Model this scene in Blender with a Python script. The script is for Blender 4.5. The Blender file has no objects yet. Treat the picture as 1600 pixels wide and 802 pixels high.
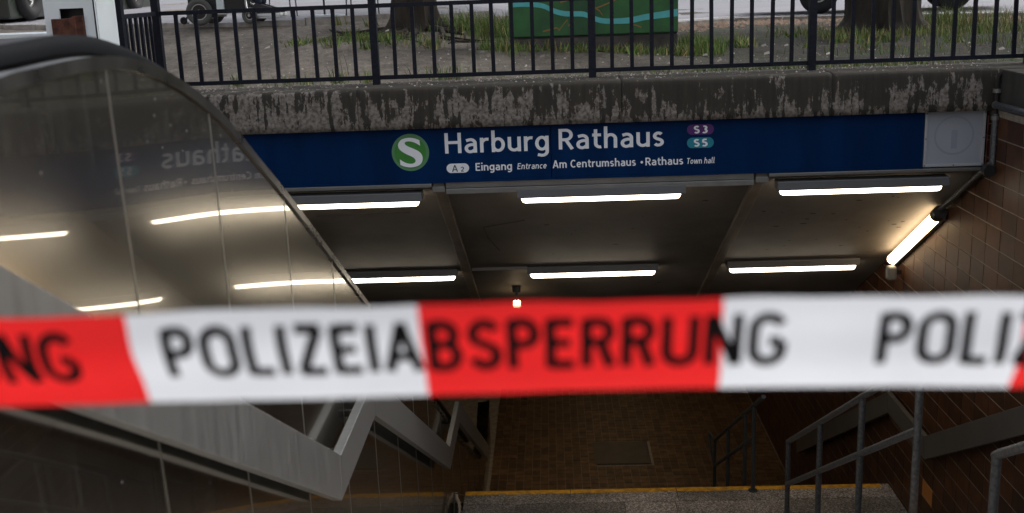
import bpy, bmesh, math, random
from mathutils import Vector, Matrix, noise
random.seed(7)
PI = math.pi
sc = bpy.context.scene
col = sc.collection

# ------------------------------------------------------------------ camera
cam_d = bpy.data.cameras.new('camera')
cam = bpy.data.objects.new('camera', cam_d); col.objects.link(cam)
f_px, EYE = 1750.0, 0.76
cam_d.sensor_width = 36.0
cam_d.lens = f_px / 1600 * 36.0
cam_d.clip_start = 0.05; cam_d.clip_end = 2000
pitch, roll, yaw = math.radians(13.871), math.radians(-2.133), math.radians(2.262)
right = Vector((math.cos(yaw), math.sin(yaw), 0))
fwd0 = Vector((-math.sin(yaw), math.cos(yaw), 0))
fwd = fwd0 * math.cos(pitch) - Vector((0, 0, 1)) * math.sin(pitch)
upv = right.cross(fwd)
r2 = right * math.cos(roll) + upv * math.sin(roll)
u2 = -right * math.sin(roll) + upv * math.cos(roll)
cam.matrix_world = Matrix(((r2.x, u2.x, -fwd.x, 0), (r2.y, u2.y, -fwd.y, 0), (r2.z, u2.z, -fwd.z, EYE), (0, 0, 0, 1)))
cam_d.dof.use_dof = True
cam_d.dof.focus_distance = 8.6
cam_d.dof.aperture_fstop = 3.0
sc.camera = cam

# ------------------------------------------------------------------ sky, sun, exposure (overcast day)
SUN_EL, SUN_AZ = math.radians(50), math.radians(62)       # towards the right and a little ahead
w = bpy.data.worlds.new('World'); sc.world = w; w.use_nodes = True
nt = w.node_tree; bg = nt.nodes['Background']
sky = nt.nodes.new('ShaderNodeTexSky'); sky.sky_type = 'NISHITA'; sky.sun_disc = False
sky.sun_elevation = SUN_EL; sky.sun_rotation = SUN_AZ; sky.air_density = 1.0; sky.dust_density = 5.0; sky.ozone_density = 1.0
hs = nt.nodes.new('ShaderNodeHueSaturation'); hs.inputs['Saturation'].default_value = .35      # overcast: a greyer sky
nt.links.new(sky.outputs[0], hs.inputs['Color']); nt.links.new(hs.outputs[0], bg.inputs[0]); bg.inputs[1].default_value = 0.10
sd = bpy.data.lights.new('sun', 'SUN'); sd.energy = 0.5; sd.angle = math.radians(25); sd.color = (1, .97, .92)
sun = bpy.data.objects.new('sun', sd); col.objects.link(sun)
sdir = Vector((math.sin(SUN_AZ) * math.cos(SUN_EL), math.cos(SUN_AZ) * math.cos(SUN_EL), math.sin(SUN_EL)))
sun.rotation_euler = sdir.to_track_quat('Z', 'Y').to_euler(); sun.location = (20, 12, 25)
sc.view_settings.view_transform = 'Standard'; sc.view_settings.look = 'None'
sc.view_settings.gamma = 1; sc.view_settings.use_curve_mapping = False
sc.view_settings.exposure = 1.4
LAMP = 4.2            # radiance of the lamp covers

# ------------------------------------------------------------------ material helpers
MATS = {}
def mat(name, base=(.5, .5, .5), rough=.6, metal=0., var=0., vscale=6., bump=0., bscale=40., stretch=(1, 1, 1),
        spec=.5, emit=None, estr=0., coat=0., island=0., objrand=0., rvar=0., tint=None):
    if name in MATS: return MATS[name]
    m = bpy.data.materials.new(name); m.use_nodes = True
    n, l = m.node_tree.nodes, m.node_tree.links
    b = n['Principled BSDF']
    b.inputs['Base Color'].default_value = (*base, 1)
    b.inputs['Roughness'].default_value = rough; b.inputs['Metallic'].default_value = metal
    b.inputs['Specular IOR Level'].default_value = spec
    if coat: b.inputs['Coat Weight'].default_value = coat
    tc = n.new('ShaderNodeTexCoord'); mp = n.new('ShaderNodeMapping'); mp.inputs['Scale'].default_value = stretch
    geo = n.new('ShaderNodeNewGeometry')
    l.new(geo.outputs['Position'], mp.inputs[0])
    last = None
    if var:
        nz = n.new('ShaderNodeTexNoise'); nz.inputs['Scale'].default_value = vscale; nz.inputs['Detail'].default_value = 6
        l.new(mp.outputs[0], nz.inputs['Vector'])
        rp = n.new('ShaderNodeMix'); rp.data_type = 'RGBA'
        t = tint or tuple(c * (1 - var) for c in base)
        rp.inputs[6].default_value = (*t, 1); rp.inputs[7].default_value = (*[min(1, c * (1 + var * .7)) for c in base], 1)
        cr = n.new('ShaderNodeMapRange'); cr.inputs[1].default_value = .3; cr.inputs[2].default_value = .7
        l.new(nz.outputs[0], cr.inputs[0]); l.new(cr.outputs[0], rp.inputs[0]); last = rp.outputs[2]
        if rvar:
            mr = n.new('ShaderNodeMapRange'); mr.inputs[1].default_value = .3; mr.inputs[2].default_value = .7
            mr.inputs[3].default_value = max(.02, rough - rvar); mr.inputs[4].default_value = rough + rvar
            l.new(nz.outputs[0], mr.inputs[0]); l.new(mr.outputs[0], b.inputs['Roughness'])
    for amt, src in ((island, 'i'), (objrand, 'o')):
        if amt:
            hs = n.new('ShaderNodeHueSaturation')
            mr = n.new('ShaderNodeMapRange'); mr.inputs[3].default_value = 1 - amt; mr.inputs[4].default_value = 1 + amt
            if src == 'i': l.new(geo.outputs['Random Per Island'], mr.inputs[0])
            else:
                oi = n.new('ShaderNodeObjectInfo'); l.new(oi.outputs['Random'], mr.inputs[0])
            l.new(mr.outputs[0], hs.inputs['Value'])
            if last: l.new(last, hs.inputs['Color'])
            else: hs.inputs['Color'].default_value = (*base, 1)
            last = hs.outputs[0]
    if last: l.new(last, b.inputs['Base Color'])
    if bump:
        nb = n.new('ShaderNodeTexNoise'); nb.inputs['Scale'].default_value = bscale; nb.inputs['Detail'].default_value = 5
        l.new(mp.outputs[0], nb.inputs['Vector'])
        bp = n.new('ShaderNodeBump'); bp.inputs['Strength'].default_value = bump; bp.inputs['Distance'].default_value = .01
        l.new(nb.outputs[0], bp.inputs['Height']); l.new(bp.outputs[0], b.inputs['Normal'])
    if emit:
        b.inputs['Emission Color'].default_value = (*emit, 1); b.inputs['Emission Strength'].default_value = estr
    MATS[name] = m
    return m

def nd(m, typ, **kw):
    x = m.node_tree.nodes.new(typ)
    for k, v in kw.items():
        if k.startswith('i_'): x.inputs[int(k[2:])].default_value = v
        else: setattr(x, k, v)
    return x

def steel_mirror():
    """polished, vertically brushed stainless cladding with fine streaks, dust and drips"""
    m = bpy.data.materials.new('polished_steel'); m.use_nodes = True
    L = m.node_tree.links; b = m.node_tree.nodes['Principled BSDF']
    b.inputs['Metallic'].default_value = 1
    geo = nd(m, 'ShaderNodeNewGeometry')
    mp = nd(m, 'ShaderNodeMapping'); mp.inputs['Scale'].default_value = (1, 26, .9); L.new(geo.outputs['Position'], mp.inputs[0])
    st = nd(m, 'ShaderNodeTexNoise'); st.inputs['Scale'].default_value = 2.2; st.inputs['Detail'].default_value = 8; L.new(mp.outputs[0], st.inputs[0])
    big = nd(m, 'ShaderNodeTexNoise'); big.inputs['Scale'].default_value = 1.6; big.inputs['Detail'].default_value = 4; L.new(geo.outputs['Position'], big.inputs[0])
    mr = nd(m, 'ShaderNodeMapRange'); mr.inputs[1].default_value = .3; mr.inputs[2].default_value = .75; mr.inputs[3].default_value = .015; mr.inputs[4].default_value = .04
    L.new(st.outputs[0], mr.inputs[0]); L.new(mr.outputs[0], b.inputs['Roughness'])
    mx = nd(m, 'ShaderNodeMix', data_type='RGBA'); mx.inputs[6].default_value = (.31, .30, .275, 1); mx.inputs[7].default_value = (.46, .445, .41, 1)
    L.new(big.outputs[0], mx.inputs[0])
    # dust specks
    sp = nd(m, 'ShaderNodeTexVoronoi'); sp.inputs['Scale'].default_value = 21; L.new(geo.outputs['Position'], sp.inputs[0])
    lt = nd(m, 'ShaderNodeMath', operation='LESS_THAN'); lt.inputs[1].default_value = .075; L.new(sp.outputs['Distance'], lt.inputs[0])
    spn = nd(m, 'ShaderNodeTexNoise'); spn.inputs['Scale'].default_value = 3.1; L.new(geo.outputs['Position'], spn.inputs[0])
    gt = nd(m, 'ShaderNodeMath', operation='GREATER_THAN'); gt.inputs[1].default_value = .53; L.new(spn.outputs[0], gt.inputs[0])
    mu = nd(m, 'ShaderNodeMath', operation='MULTIPLY'); L.new(lt.outputs[0], mu.inputs[0]); L.new(gt.outputs[0], mu.inputs[1])
    # film of dust streaks running down
    dr = nd(m, 'ShaderNodeMapRange'); dr.inputs[1].default_value = .55; dr.inputs[2].default_value = .8; dr.inputs[3].default_value = 0.03; dr.inputs[4].default_value = .14
    L.new(st.outputs[0], dr.inputs[0])
    mxx = nd(m, 'ShaderNodeMath', operation='MAXIMUM'); L.new(mu.outputs[0], mxx.inputs[0]); L.new(dr.outputs[0], mxx.inputs[1])
    dif = nd(m, 'ShaderNodeBsdfDiffuse'); dif.inputs[0].default_value = (.15, .147, .14, 1)
    ms = nd(m, 'ShaderNodeMixShader'); out = m.node_tree.nodes['Material Output']
    L.new(mx.outputs[2], b.inputs['Base Color'])
    b.inputs['Anisotropic'].default_value = .35
    tg = nd(m, 'ShaderNodeTangent'); tg.direction_type = 'RADIAL'; tg.axis = 'Z'; L.new(tg.outputs[0], b.inputs['Tangent'])
    hz = nd(m, 'ShaderNodeBsdfGlossy'); hz.inputs['Roughness'].default_value = .165; hz.inputs[0].default_value = (.56, .54, .49, 1); hz.inputs['Anisotropy'].default_value = .4; L.new(tg.outputs[0], hz.inputs['Tangent'])
    m2 = nd(m, 'ShaderNodeMixShader'); m2.inputs[0].default_value = .64; L.new(b.outputs[0], m2.inputs[1]); L.new(hz.outputs[0], m2.inputs[2])
    L.new(mxx.outputs[0], ms.inputs[0]); L.new(m2.outputs[0], ms.inputs[1]); L.new(dif.outputs[0], ms.inputs[2]); L.new(ms.outputs[0], out.inputs[0])
    return m

def concrete_ledge():
    m = bpy.data.materials.new('mossy_concrete'); m.use_nodes = True
    L = m.node_tree.links; b = m.node_tree.nodes['Principled BSDF']; b.inputs['Roughness'].default_value = .9
    geo = nd(m, 'ShaderNodeNewGeometry')
    mp = nd(m, 'ShaderNodeMapping'); mp.inputs['Scale'].default_value = (1.5, 1.5, .75); L.new(geo.outputs['Position'], mp.inputs[0])
    a = nd(m, 'ShaderNodeTexNoise'); a.inputs['Scale'].default_value = 4.2; a.inputs['Detail'].default_value = 14; a.inputs['Roughness'].default_value = .74; L.new(mp.outputs[0], a.inputs[0])
    mp2 = nd(m, 'ShaderNodeMapping'); mp2.inputs['Scale'].default_value = (6, 6, .5); L.new(geo.outputs['Position'], mp2.inputs[0])
    s = nd(m, 'ShaderNodeTexNoise'); s.inputs['Scale'].default_value = 5; s.inputs['Detail'].default_value = 8; L.new(mp2.outputs[0], s.inputs[0])
    sp = nd(m, 'ShaderNodeSeparateXYZ'); L.new(geo.outputs['Position'], sp.inputs[0])
    # patches of bare concrete: left end barer, right end mossier; lower part barer
    g = nd(m, 'ShaderNodeMapRange'); g.inputs[1].default_value = -2.2; g.inputs[2].default_value = -.9; g.inputs[3].default_value = .09; g.inputs[4].default_value = 0.0; L.new(sp.outputs[0], g.inputs[0])
    gz = nd(m, 'ShaderNodeMapRange'); gz.inputs[1].default_value = -.32; gz.inputs[2].default_value = -.02; gz.inputs[3].default_value = .065; gz.inputs[4].default_value = -.075; L.new(sp.outputs[2], gz.inputs[0])
    ad = nd(m, 'ShaderNodeMath', operation='ADD'); L.new(a.outputs[0], ad.inputs[0]); L.new(g.outputs[0], ad.inputs[1])
    smr = nd(m, 'ShaderNodeMapRange'); smr.inputs[1].default_value = .25; smr.inputs[2].default_value = .75; smr.inputs[3].default_value = -.12; smr.inputs[4].default_value = .12; L.new(s.outputs[0], smr.inputs[0])
    ad1 = nd(m, 'ShaderNodeMath', operation='ADD'); L.new(ad.outputs[0], ad1.inputs[0]); L.new(smr.outputs[0], ad1.inputs[1])
    ad2 = nd(m, 'ShaderNodeMath', operation='ADD'); L.new(ad1.outputs[0], ad2.inputs[0]); L.new(gz.outputs[0], ad2.inputs[1])
    th = nd(m, 'ShaderNodeMapRange'); th.inputs[1].default_value = .515; th.inputs[2].default_value = .54; L.new(ad2.outputs[0], th.inputs[0])
    mossc = nd(m, 'ShaderNodeMix', data_type='RGBA'); mossc.inputs[6].default_value = (.014, .013, .010, 1); mossc.inputs[7].default_value = (.060, .050, .038, 1)
    L.new(s.outputs[0], mossc.inputs[0])
    cc = nd(m, 'ShaderNodeMix', data_type='RGBA'); cc.inputs[6].default_value = (.10, .085, .072, 1); cc.inputs[7].default_value = (.25, .225, .20, 1)
    f = nd(m, 'ShaderNodeTexNoise'); f.inputs['Scale'].default_value = 38; f.inputs['Detail'].default_value = 6; L.new(geo.outputs['Position'], f.inputs[0])
    fr = nd(m, 'ShaderNodeMapRange'); fr.inputs[1].default_value = .35; fr.inputs[2].default_value = .62; L.new(f.outputs[0], fr.inputs[0]); L.new(fr.outputs[0], cc.inputs[0])
    fin = nd(m, 'ShaderNodeMix', data_type='RGBA'); L.new(th.outputs[0], fin.inputs[0]); L.new(mossc.outputs[2], fin.inputs[6]); L.new(cc.outputs[2], fin.inputs[7])
    sn = nd(m, 'ShaderNodeSeparateXYZ'); L.new(geo.outputs['Normal'], sn.inputs[0])
    tp = nd(m, 'ShaderNodeMapRange'); tp.inputs[1].default_value = .55; tp.inputs[2].default_value = .85; L.new(sn.outputs[2], tp.inputs[0])
    tf = nd(m, 'ShaderNodeMapRange'); tf.inputs[1].default_value = .38; tf.inputs[2].default_value = .60; tf.inputs[3].default_value = 1; tf.inputs[4].default_value = .35; L.new(f.outputs[0], tf.inputs[0])
    tm = nd(m, 'ShaderNodeMath', operation='MULTIPLY'); L.new(tp.outputs[0], tm.inputs[0]); L.new(tf.outputs[0], tm.inputs[1])
    dirt = nd(m, 'ShaderNodeMix', data_type='RGBA'); dirt.inputs[7].default_value = (.042, .036, .027, 1); L.new(tm.outputs[0], dirt.inputs[0]); L.new(fin.outputs[2], dirt.inputs[6])
    L.new(dirt.outputs[2], b.inputs['Base Color'])
    bp = nd(m, 'ShaderNodeBump'); bp.inputs['Strength'].default_value = .8; bp.inputs['Distance'].default_value = .012
    L.new(a.outputs[0], bp.inputs['Height']); L.new(bp.outputs[0], b.inputs['Normal'])
    return m

def soil_mat():
    m = bpy.data.materials.new('trodden_soil'); m.use_nodes = True
    L = m.node_tree.links; b = m.node_tree.nodes['Principled BSDF']; b.inputs['Roughness'].default_value = .95
    geo = nd(m, 'ShaderNodeNewGeometry')
    mp = nd(m, 'ShaderNodeMapping'); mp.inputs['Scale'].default_value = (1, .45, 1); L.new(geo.outputs['Position'], mp.inputs[0])
    a = nd(m, 'ShaderNodeTexNoise'); a.inputs['Scale'].default_value = .9; a.inputs['Detail'].default_value = 8; L.new(mp.outputs[0], a.inputs[0])
    f = nd(m, 'ShaderNodeTexNoise'); f.inputs['Scale'].default_value = 14; f.inputs['Detail'].default_value = 9; f.inputs['Roughness'].default_value = .7; L.new(mp.outputs[0], f.inputs[0])
    c1 = nd(m, 'ShaderNodeMix', data_type='RGBA'); c1.inputs[6].default_value = (.100, .083, .067, 1); c1.inputs[7].default_value = (.26, .225, .185, 1)
    r1 = nd(m, 'ShaderNodeMapRange'); r1.inputs[1].default_value = .35; r1.inputs[2].default_value = .62; L.new(a.outputs[0], r1.inputs[0]); L.new(r1.outputs[0], c1.inputs[0])
    c2 = nd(m, 'ShaderNodeMix', data_type='RGBA', blend_type='MULTIPLY'); c2.inputs[0].default_value = .8
    rr = nd(m, 'ShaderNodeMapRange'); rr.inputs[1].default_value = .3; rr.inputs[2].default_value = .65; rr.inputs[3].default_value = .35; rr.inputs[4].default_value = 1.25; L.new(f.outputs[0], rr.inputs[0])
    L.new(c1.outputs[2], c2.inputs[6]); L.new(rr.outputs[0], c2.inputs[7])
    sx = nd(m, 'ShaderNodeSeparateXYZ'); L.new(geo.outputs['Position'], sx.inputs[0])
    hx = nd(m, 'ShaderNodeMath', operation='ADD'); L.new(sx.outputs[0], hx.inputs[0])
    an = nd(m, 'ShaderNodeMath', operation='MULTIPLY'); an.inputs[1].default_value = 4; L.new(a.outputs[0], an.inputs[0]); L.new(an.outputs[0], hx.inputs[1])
    hr = nd(m, 'ShaderNodeMapRange'); hr.inputs[1].default_value = .5; hr.inputs[2].default_value = 4.5; hr.inputs[3].default_value = 1; hr.inputs[4].default_value = .24; L.new(hx.outputs[0], hr.inputs[0])  # humus and tree shade both painted in, soil darker towards the right
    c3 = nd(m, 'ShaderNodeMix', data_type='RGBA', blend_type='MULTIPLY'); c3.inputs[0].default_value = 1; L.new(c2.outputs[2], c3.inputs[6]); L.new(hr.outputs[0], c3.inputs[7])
    gn = nd(m, 'ShaderNodeTexNoise'); gn.inputs['Scale'].default_value = 1.7; gn.inputs['Detail'].default_value = 10; gn.inputs['Roughness'].default_value = .7; L.new(geo.outputs['Position'], gn.inputs[0])
    gx = nd(m, 'ShaderNodeMapRange'); gx.inputs[1].default_value = -2.8; gx.inputs[2].default_value = 2.; gx.inputs[3].default_value = -.14; gx.inputs[4].default_value = .03; L.new(sx.outputs[0], gx.inputs[0])
    ga = nd(m, 'ShaderNodeMath', operation='ADD'); L.new(gn.outputs[0], ga.inputs[0]); L.new(gx.outputs[0], ga.inputs[1])
    gm = nd(m, 'ShaderNodeMapRange'); gm.inputs[1].default_value = .53; gm.inputs[2].default_value = .60; gm.inputs[4].default_value = .75; L.new(ga.outputs[0], gm.inputs[0])
    c4 = nd(m, 'ShaderNodeMix', data_type='RGBA'); c4.inputs[7].default_value = (.035, .055, .016, 1); L.new(gm.outputs[0], c4.inputs[0]); L.new(c3.outputs[2], c4.inputs[6]); L.new(c4.outputs[2], b.inputs['Base Color'])
    bp = nd(m, 'ShaderNodeBump'); bp.inputs['Strength'].default_value = 1.; bp.inputs['Distance'].default_value = .05
    L.new(f.outputs[0], bp.inputs['Height']); L.new(bp.outputs[0], b.inputs['Normal'])
    return m

def granite_mat():
    m = bpy.data.materials.new('speckled_granite'); m.use_nodes = True
    L = m.node_tree.links; b = m.node_tree.nodes['Principled BSDF']; b.inputs['Roughness'].default_value = .55
    geo = nd(m, 'ShaderNodeNewGeometry')
    v = nd(m, 'ShaderNodeTexVoronoi'); v.inputs['Scale'].default_value = 95; L.new(geo.outputs['Position'], v.inputs[0])
    sx = nd(m, 'ShaderNodeSeparateColor'); L.new(v.outputs['Color'], sx.inputs[0])
    cr = nd(m, 'ShaderNodeValToRGB'); e = cr.color_ramp.elements; e[0].color = (.06, .052, .046, 1); e[1].color = (.5, .46, .42, 1)
    e2 = cr.color_ramp.elements.new(.5); e2.color = (.20, .175, .155, 1); L.new(sx.outputs[0], cr.inputs[0])
    g = nd(m, 'ShaderNodeTexNoise'); g.inputs['Scale'].default_value = 2.; g.inputs['Detail'].default_value = 5; L.new(geo.outputs['Position'], g.inputs[0])
    r = nd(m, 'ShaderNodeMapRange'); r.inputs[1].default_value = .35; r.inputs[2].default_value = .65; r.inputs[3].default_value = .6; r.inputs[4].default_value = 1.15; L.new(g.outputs[0], r.inputs[0])
    mu = nd(m, 'ShaderNodeMix', data_type='RGBA', blend_type='MULTIPLY'); mu.inputs[0].default_value = 1; L.new(cr.outputs[0], mu.inputs[6]); L.new(r.outputs[0], mu.inputs[7])
    oi = nd(m, 'ShaderNodeObjectInfo'); orr = nd(m, 'ShaderNodeMapRange'); orr.inputs[3].default_value = .72; orr.inputs[4].default_value = 1.35; L.new(oi.outputs['Random'], orr.inputs[0])
    m4 = nd(m, 'ShaderNodeMix', data_type='RGBA', blend_type='MULTIPLY'); m4.inputs[0].default_value = 1; L.new(mu.outputs[2], m4.inputs[6]); L.new(orr.outputs[0], m4.inputs[7]); L.new(m4.outputs[2], b.inputs['Base Color'])
    return m

M_steel = steel_mirror()
M_ledge = concrete_ledge()
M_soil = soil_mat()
M_granite = granite_mat()
M_satin = mat('satin_steel', (.34, .35, .355), .42, .92, .08, 3, stretch=(1, 9, 1), rvar=.04)
M_satin_shade = mat('shaded_steel_board', (.105, .10, .09), .5, .3, .12, 3)  # darker copy of the board steel, shade of the right side painted in
M_trimst = mat('brushed_steel_trim', (.15, .15, .145), .3, 1., .15, 5, rvar=.08)
M_joint = mat('joint_strip', (.34, .335, .31), .35, 1.)
M_rubber = mat('black_handrail_rubber', (.004, .0045, .006), .38, 0, spec=.16)
M_fence = mat('dark_blue_fence_paint', (.006, .008, .017), .5, 0, .5, 30, bump=.4, bscale=60, spec=.25)
M_galv = mat('galvanised_steel', (.17, .18, .19), .48, .9, .35, 55, bump=.3, bscale=90)
M_blue = mat('blue_sign_face', (.0004, .021, .086), .55, 0, .20, 3., spec=.08, stretch=(2.2, 1, .5))
M_signw = mat('white_sign_print', (.86, .88, .92), .5)
M_signk = mat('dark_sign_print', (.05, .05, .06), .5)
M_green = mat('green_sign_disc', (.045, .24, .035), .5, 0, .1, 20)
M_ring = mat('pale_green_ring', (.10, .26, .12), .5)
M_purple = mat('purple_pill', (.085, .012, .15), .5)
M_teal = mat('teal_pill', (.006, .22, .30), .5)
M_ceil = mat('brown_grey_ceiling', (.155, .140, .124), .62, 0, .32, 1.8, bump=.15, bscale=8)
M_joist = mat('joist_paint', (.15, .125, .10), .5, 0, .3, 5)
M_trim = mat('pale_metal_trim', (.25, .25, .24), .38, .6, .15, 6)
M_fixture = mat('grey_lamp_body', (.13, .135, .14), .5, 0)
M_lamp = mat('lit_lamp_cover', (.9, .9, .85), .4, emit=(1., .72, .42), estr=LAMP * .85)
M_lampc = mat('lit_lamp_cover_cool', (.9, .9, .88), .4, emit=(1., .86, .68), estr=LAMP)
M_concr = mat('grey_concrete', (.20, .185, .165), .9, 0, .45, 3, bump=.5, bscale=30)
M_dkconc = mat('dark_stained_concrete', (.034, .031, .026), .95, 0, .5, 7, bump=.6, bscale=30, stretch=(1, 1, .4))
M_tile = mat('brown_glazed_tile', (.066, .026, .011), .5, 0, .3, 9, objrand=.26, spec=.3, bump=.12, bscale=12)
M_tile2 = mat('dark_brown_glazed_tile', (.050, .021, .010), .5, 0, .3, 9, objrand=.26, spec=.3, bump=.12, bscale=12)
M_tilest = mat('brown_tile_stuff', (.058, .024, .010), .5, 0, .3, 9, island=.26, spec=.3, bump=.12, bscale=12)
M_ytile = mat('orange_tile', (.42, .16, .02), .4)
M_grout = mat('tile_grout', (.30, .26, .21), .9, 0, .3, 12)
M_paver = mat('brown_floor_brick', (.135, .078, .038), .55, 0, .35, 11, island=.35, bump=.3, bscale=40)
M_yellow = mat('yellow_nosing_paint', (.66, .33, .02), .6, 0, .4, 16, tint=(.35, .18, .03))
M_hatch = mat('hatch_metal', (.085, .075, .062), .5, .3, .2, 5)
M_asph = mat('pale_road_surface', (.20, .20, .225), .85, 0, .22, 1.3, stretch=(.25, 3, 1), bump=.2, bscale=20)
M_kerb = mat('kerb_stone', (.36, .33, .30), .9, 0, .35, 8)
M_rubble = mat('pinkish_grit', (.36, .26, .20), .95, 0, .5, 12)
M_line = mat('white_road_paint', (.72, .72, .72), .8, 0, .2, 9)
M_bark = mat('tree_bark', (.036, .028, .021), .95, 0, .55, 9, stretch=(1, 1, .25), bump=1., bscale=22)
M_leaf = mat('leaf_green', (.055, .11, .025), .7, 0, .4, 5, island=.4)
M_grass = mat('grass_green', (.12, .19, .038), .7, 0, .35, 4, island=.45)
M_drygrass = mat('dry_grass', (.30, .25, .10), .8, 0, .3, 4, island=.4)
M_pebble = mat('pebble_and_litter', (.34, .31, .28), .9, 0, .2, 4, island=.6)
M_cab = mat('cabinet_dark_green', (.028, .120, .030), .5, 0, .35, 3.5, tint=(.014, .06, .022))
M_cabl = mat('cabinet_mid_green', (.05, .17, .03), .5, 0, .3, 5)
M_river = mat('cabinet_turquoise', (.10, .46, .47), .5, 0, .12, 8)
M_path = mat('cabinet_ochre', (.28, .15, .04), .5)
M_white = mat('white_enamel', (.74, .80, .83), .4, 0, .06, 3)
M_rust = mat('rusty_brown', (.10, .034, .020), .85, 0, .6, 18, bump=.5, bscale=40)
M_black = mat('black_plastic', (.015, .015, .016), .5)
M_tyre = mat('tyre_rubber', (.020, .020, .021), .85, bump=.3, bscale=60)
M_gtyre = mat('grey_tyre_rubber', (.10, .10, .095), .8)
M_alloy = mat('alloy_rim', (.6, .6, .6), .3, .9)
M_carp = mat('dark_car_paint', (.02, .022, .03), .25, .2, coat=.6)
M_vanp = mat('dark_olive_paint', (.018, .024, .018), .4, 0, coat=.3)
M_glass = mat('dark_glass', (.01, .012, .014), .05, 0)
M_denim = mat('navy_cloth', (.02, .026, .05), .9, 0, .2, 20)
M_jacket = mat('grey_cloth', (.09, .09, .10), .9, 0, .2, 20)
M_skin = mat('skin', (.50, .30, .22), .6)
M_hair = mat('grey_hair', (.12, .10, .09), .8)
M_sole = mat('white_rubber', (.75, .75, .75), .6)
M_red = mat('tape_red', (.92, .022, .024), .30, 0, .07, 9)
M_tapew = mat('tape_white', (.86, .89, .95), .30, 0, .05, 7)
for _m in (M_red, M_tapew):       # thin plastic film: lets part of the light through
    _n, _l = _m.node_tree.nodes, _m.node_tree.links
    _b = _n['Principled BSDF']; _t = _n.new('ShaderNodeBsdfTranslucent'); _x = _n.new('ShaderNodeMixShader'); _x.inputs[0].default_value = .5
    _l.new(_b.inputs['Base Color'].links[0].from_socket, _t.inputs[0]); _l.new(_b.outputs[0], _x.inputs[1]); _l.new(_t.outputs[0], _x.inputs[2]); _l.new(_x.outputs[0], _n['Material Output'].inputs[0])
M_tapek = mat('tape_black_print', (.008, .007, .008), .6, spec=.1)
M_facade = mat('facade_plaster', (.30, .27, .24), .9, 0, .15, 2)
M_ropeb = mat('pale_rope', (.42, .36, .28), .8)
M_scuff = mat('scuff_mark', (.05, .042, .036), .8)
M_paneli = mat('frosted_white_panel', (.36, .39, .44), .35, 0, .07, 2.2)
M_panelr = mat('faded_print', (.31, .33, .40), .35)

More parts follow.
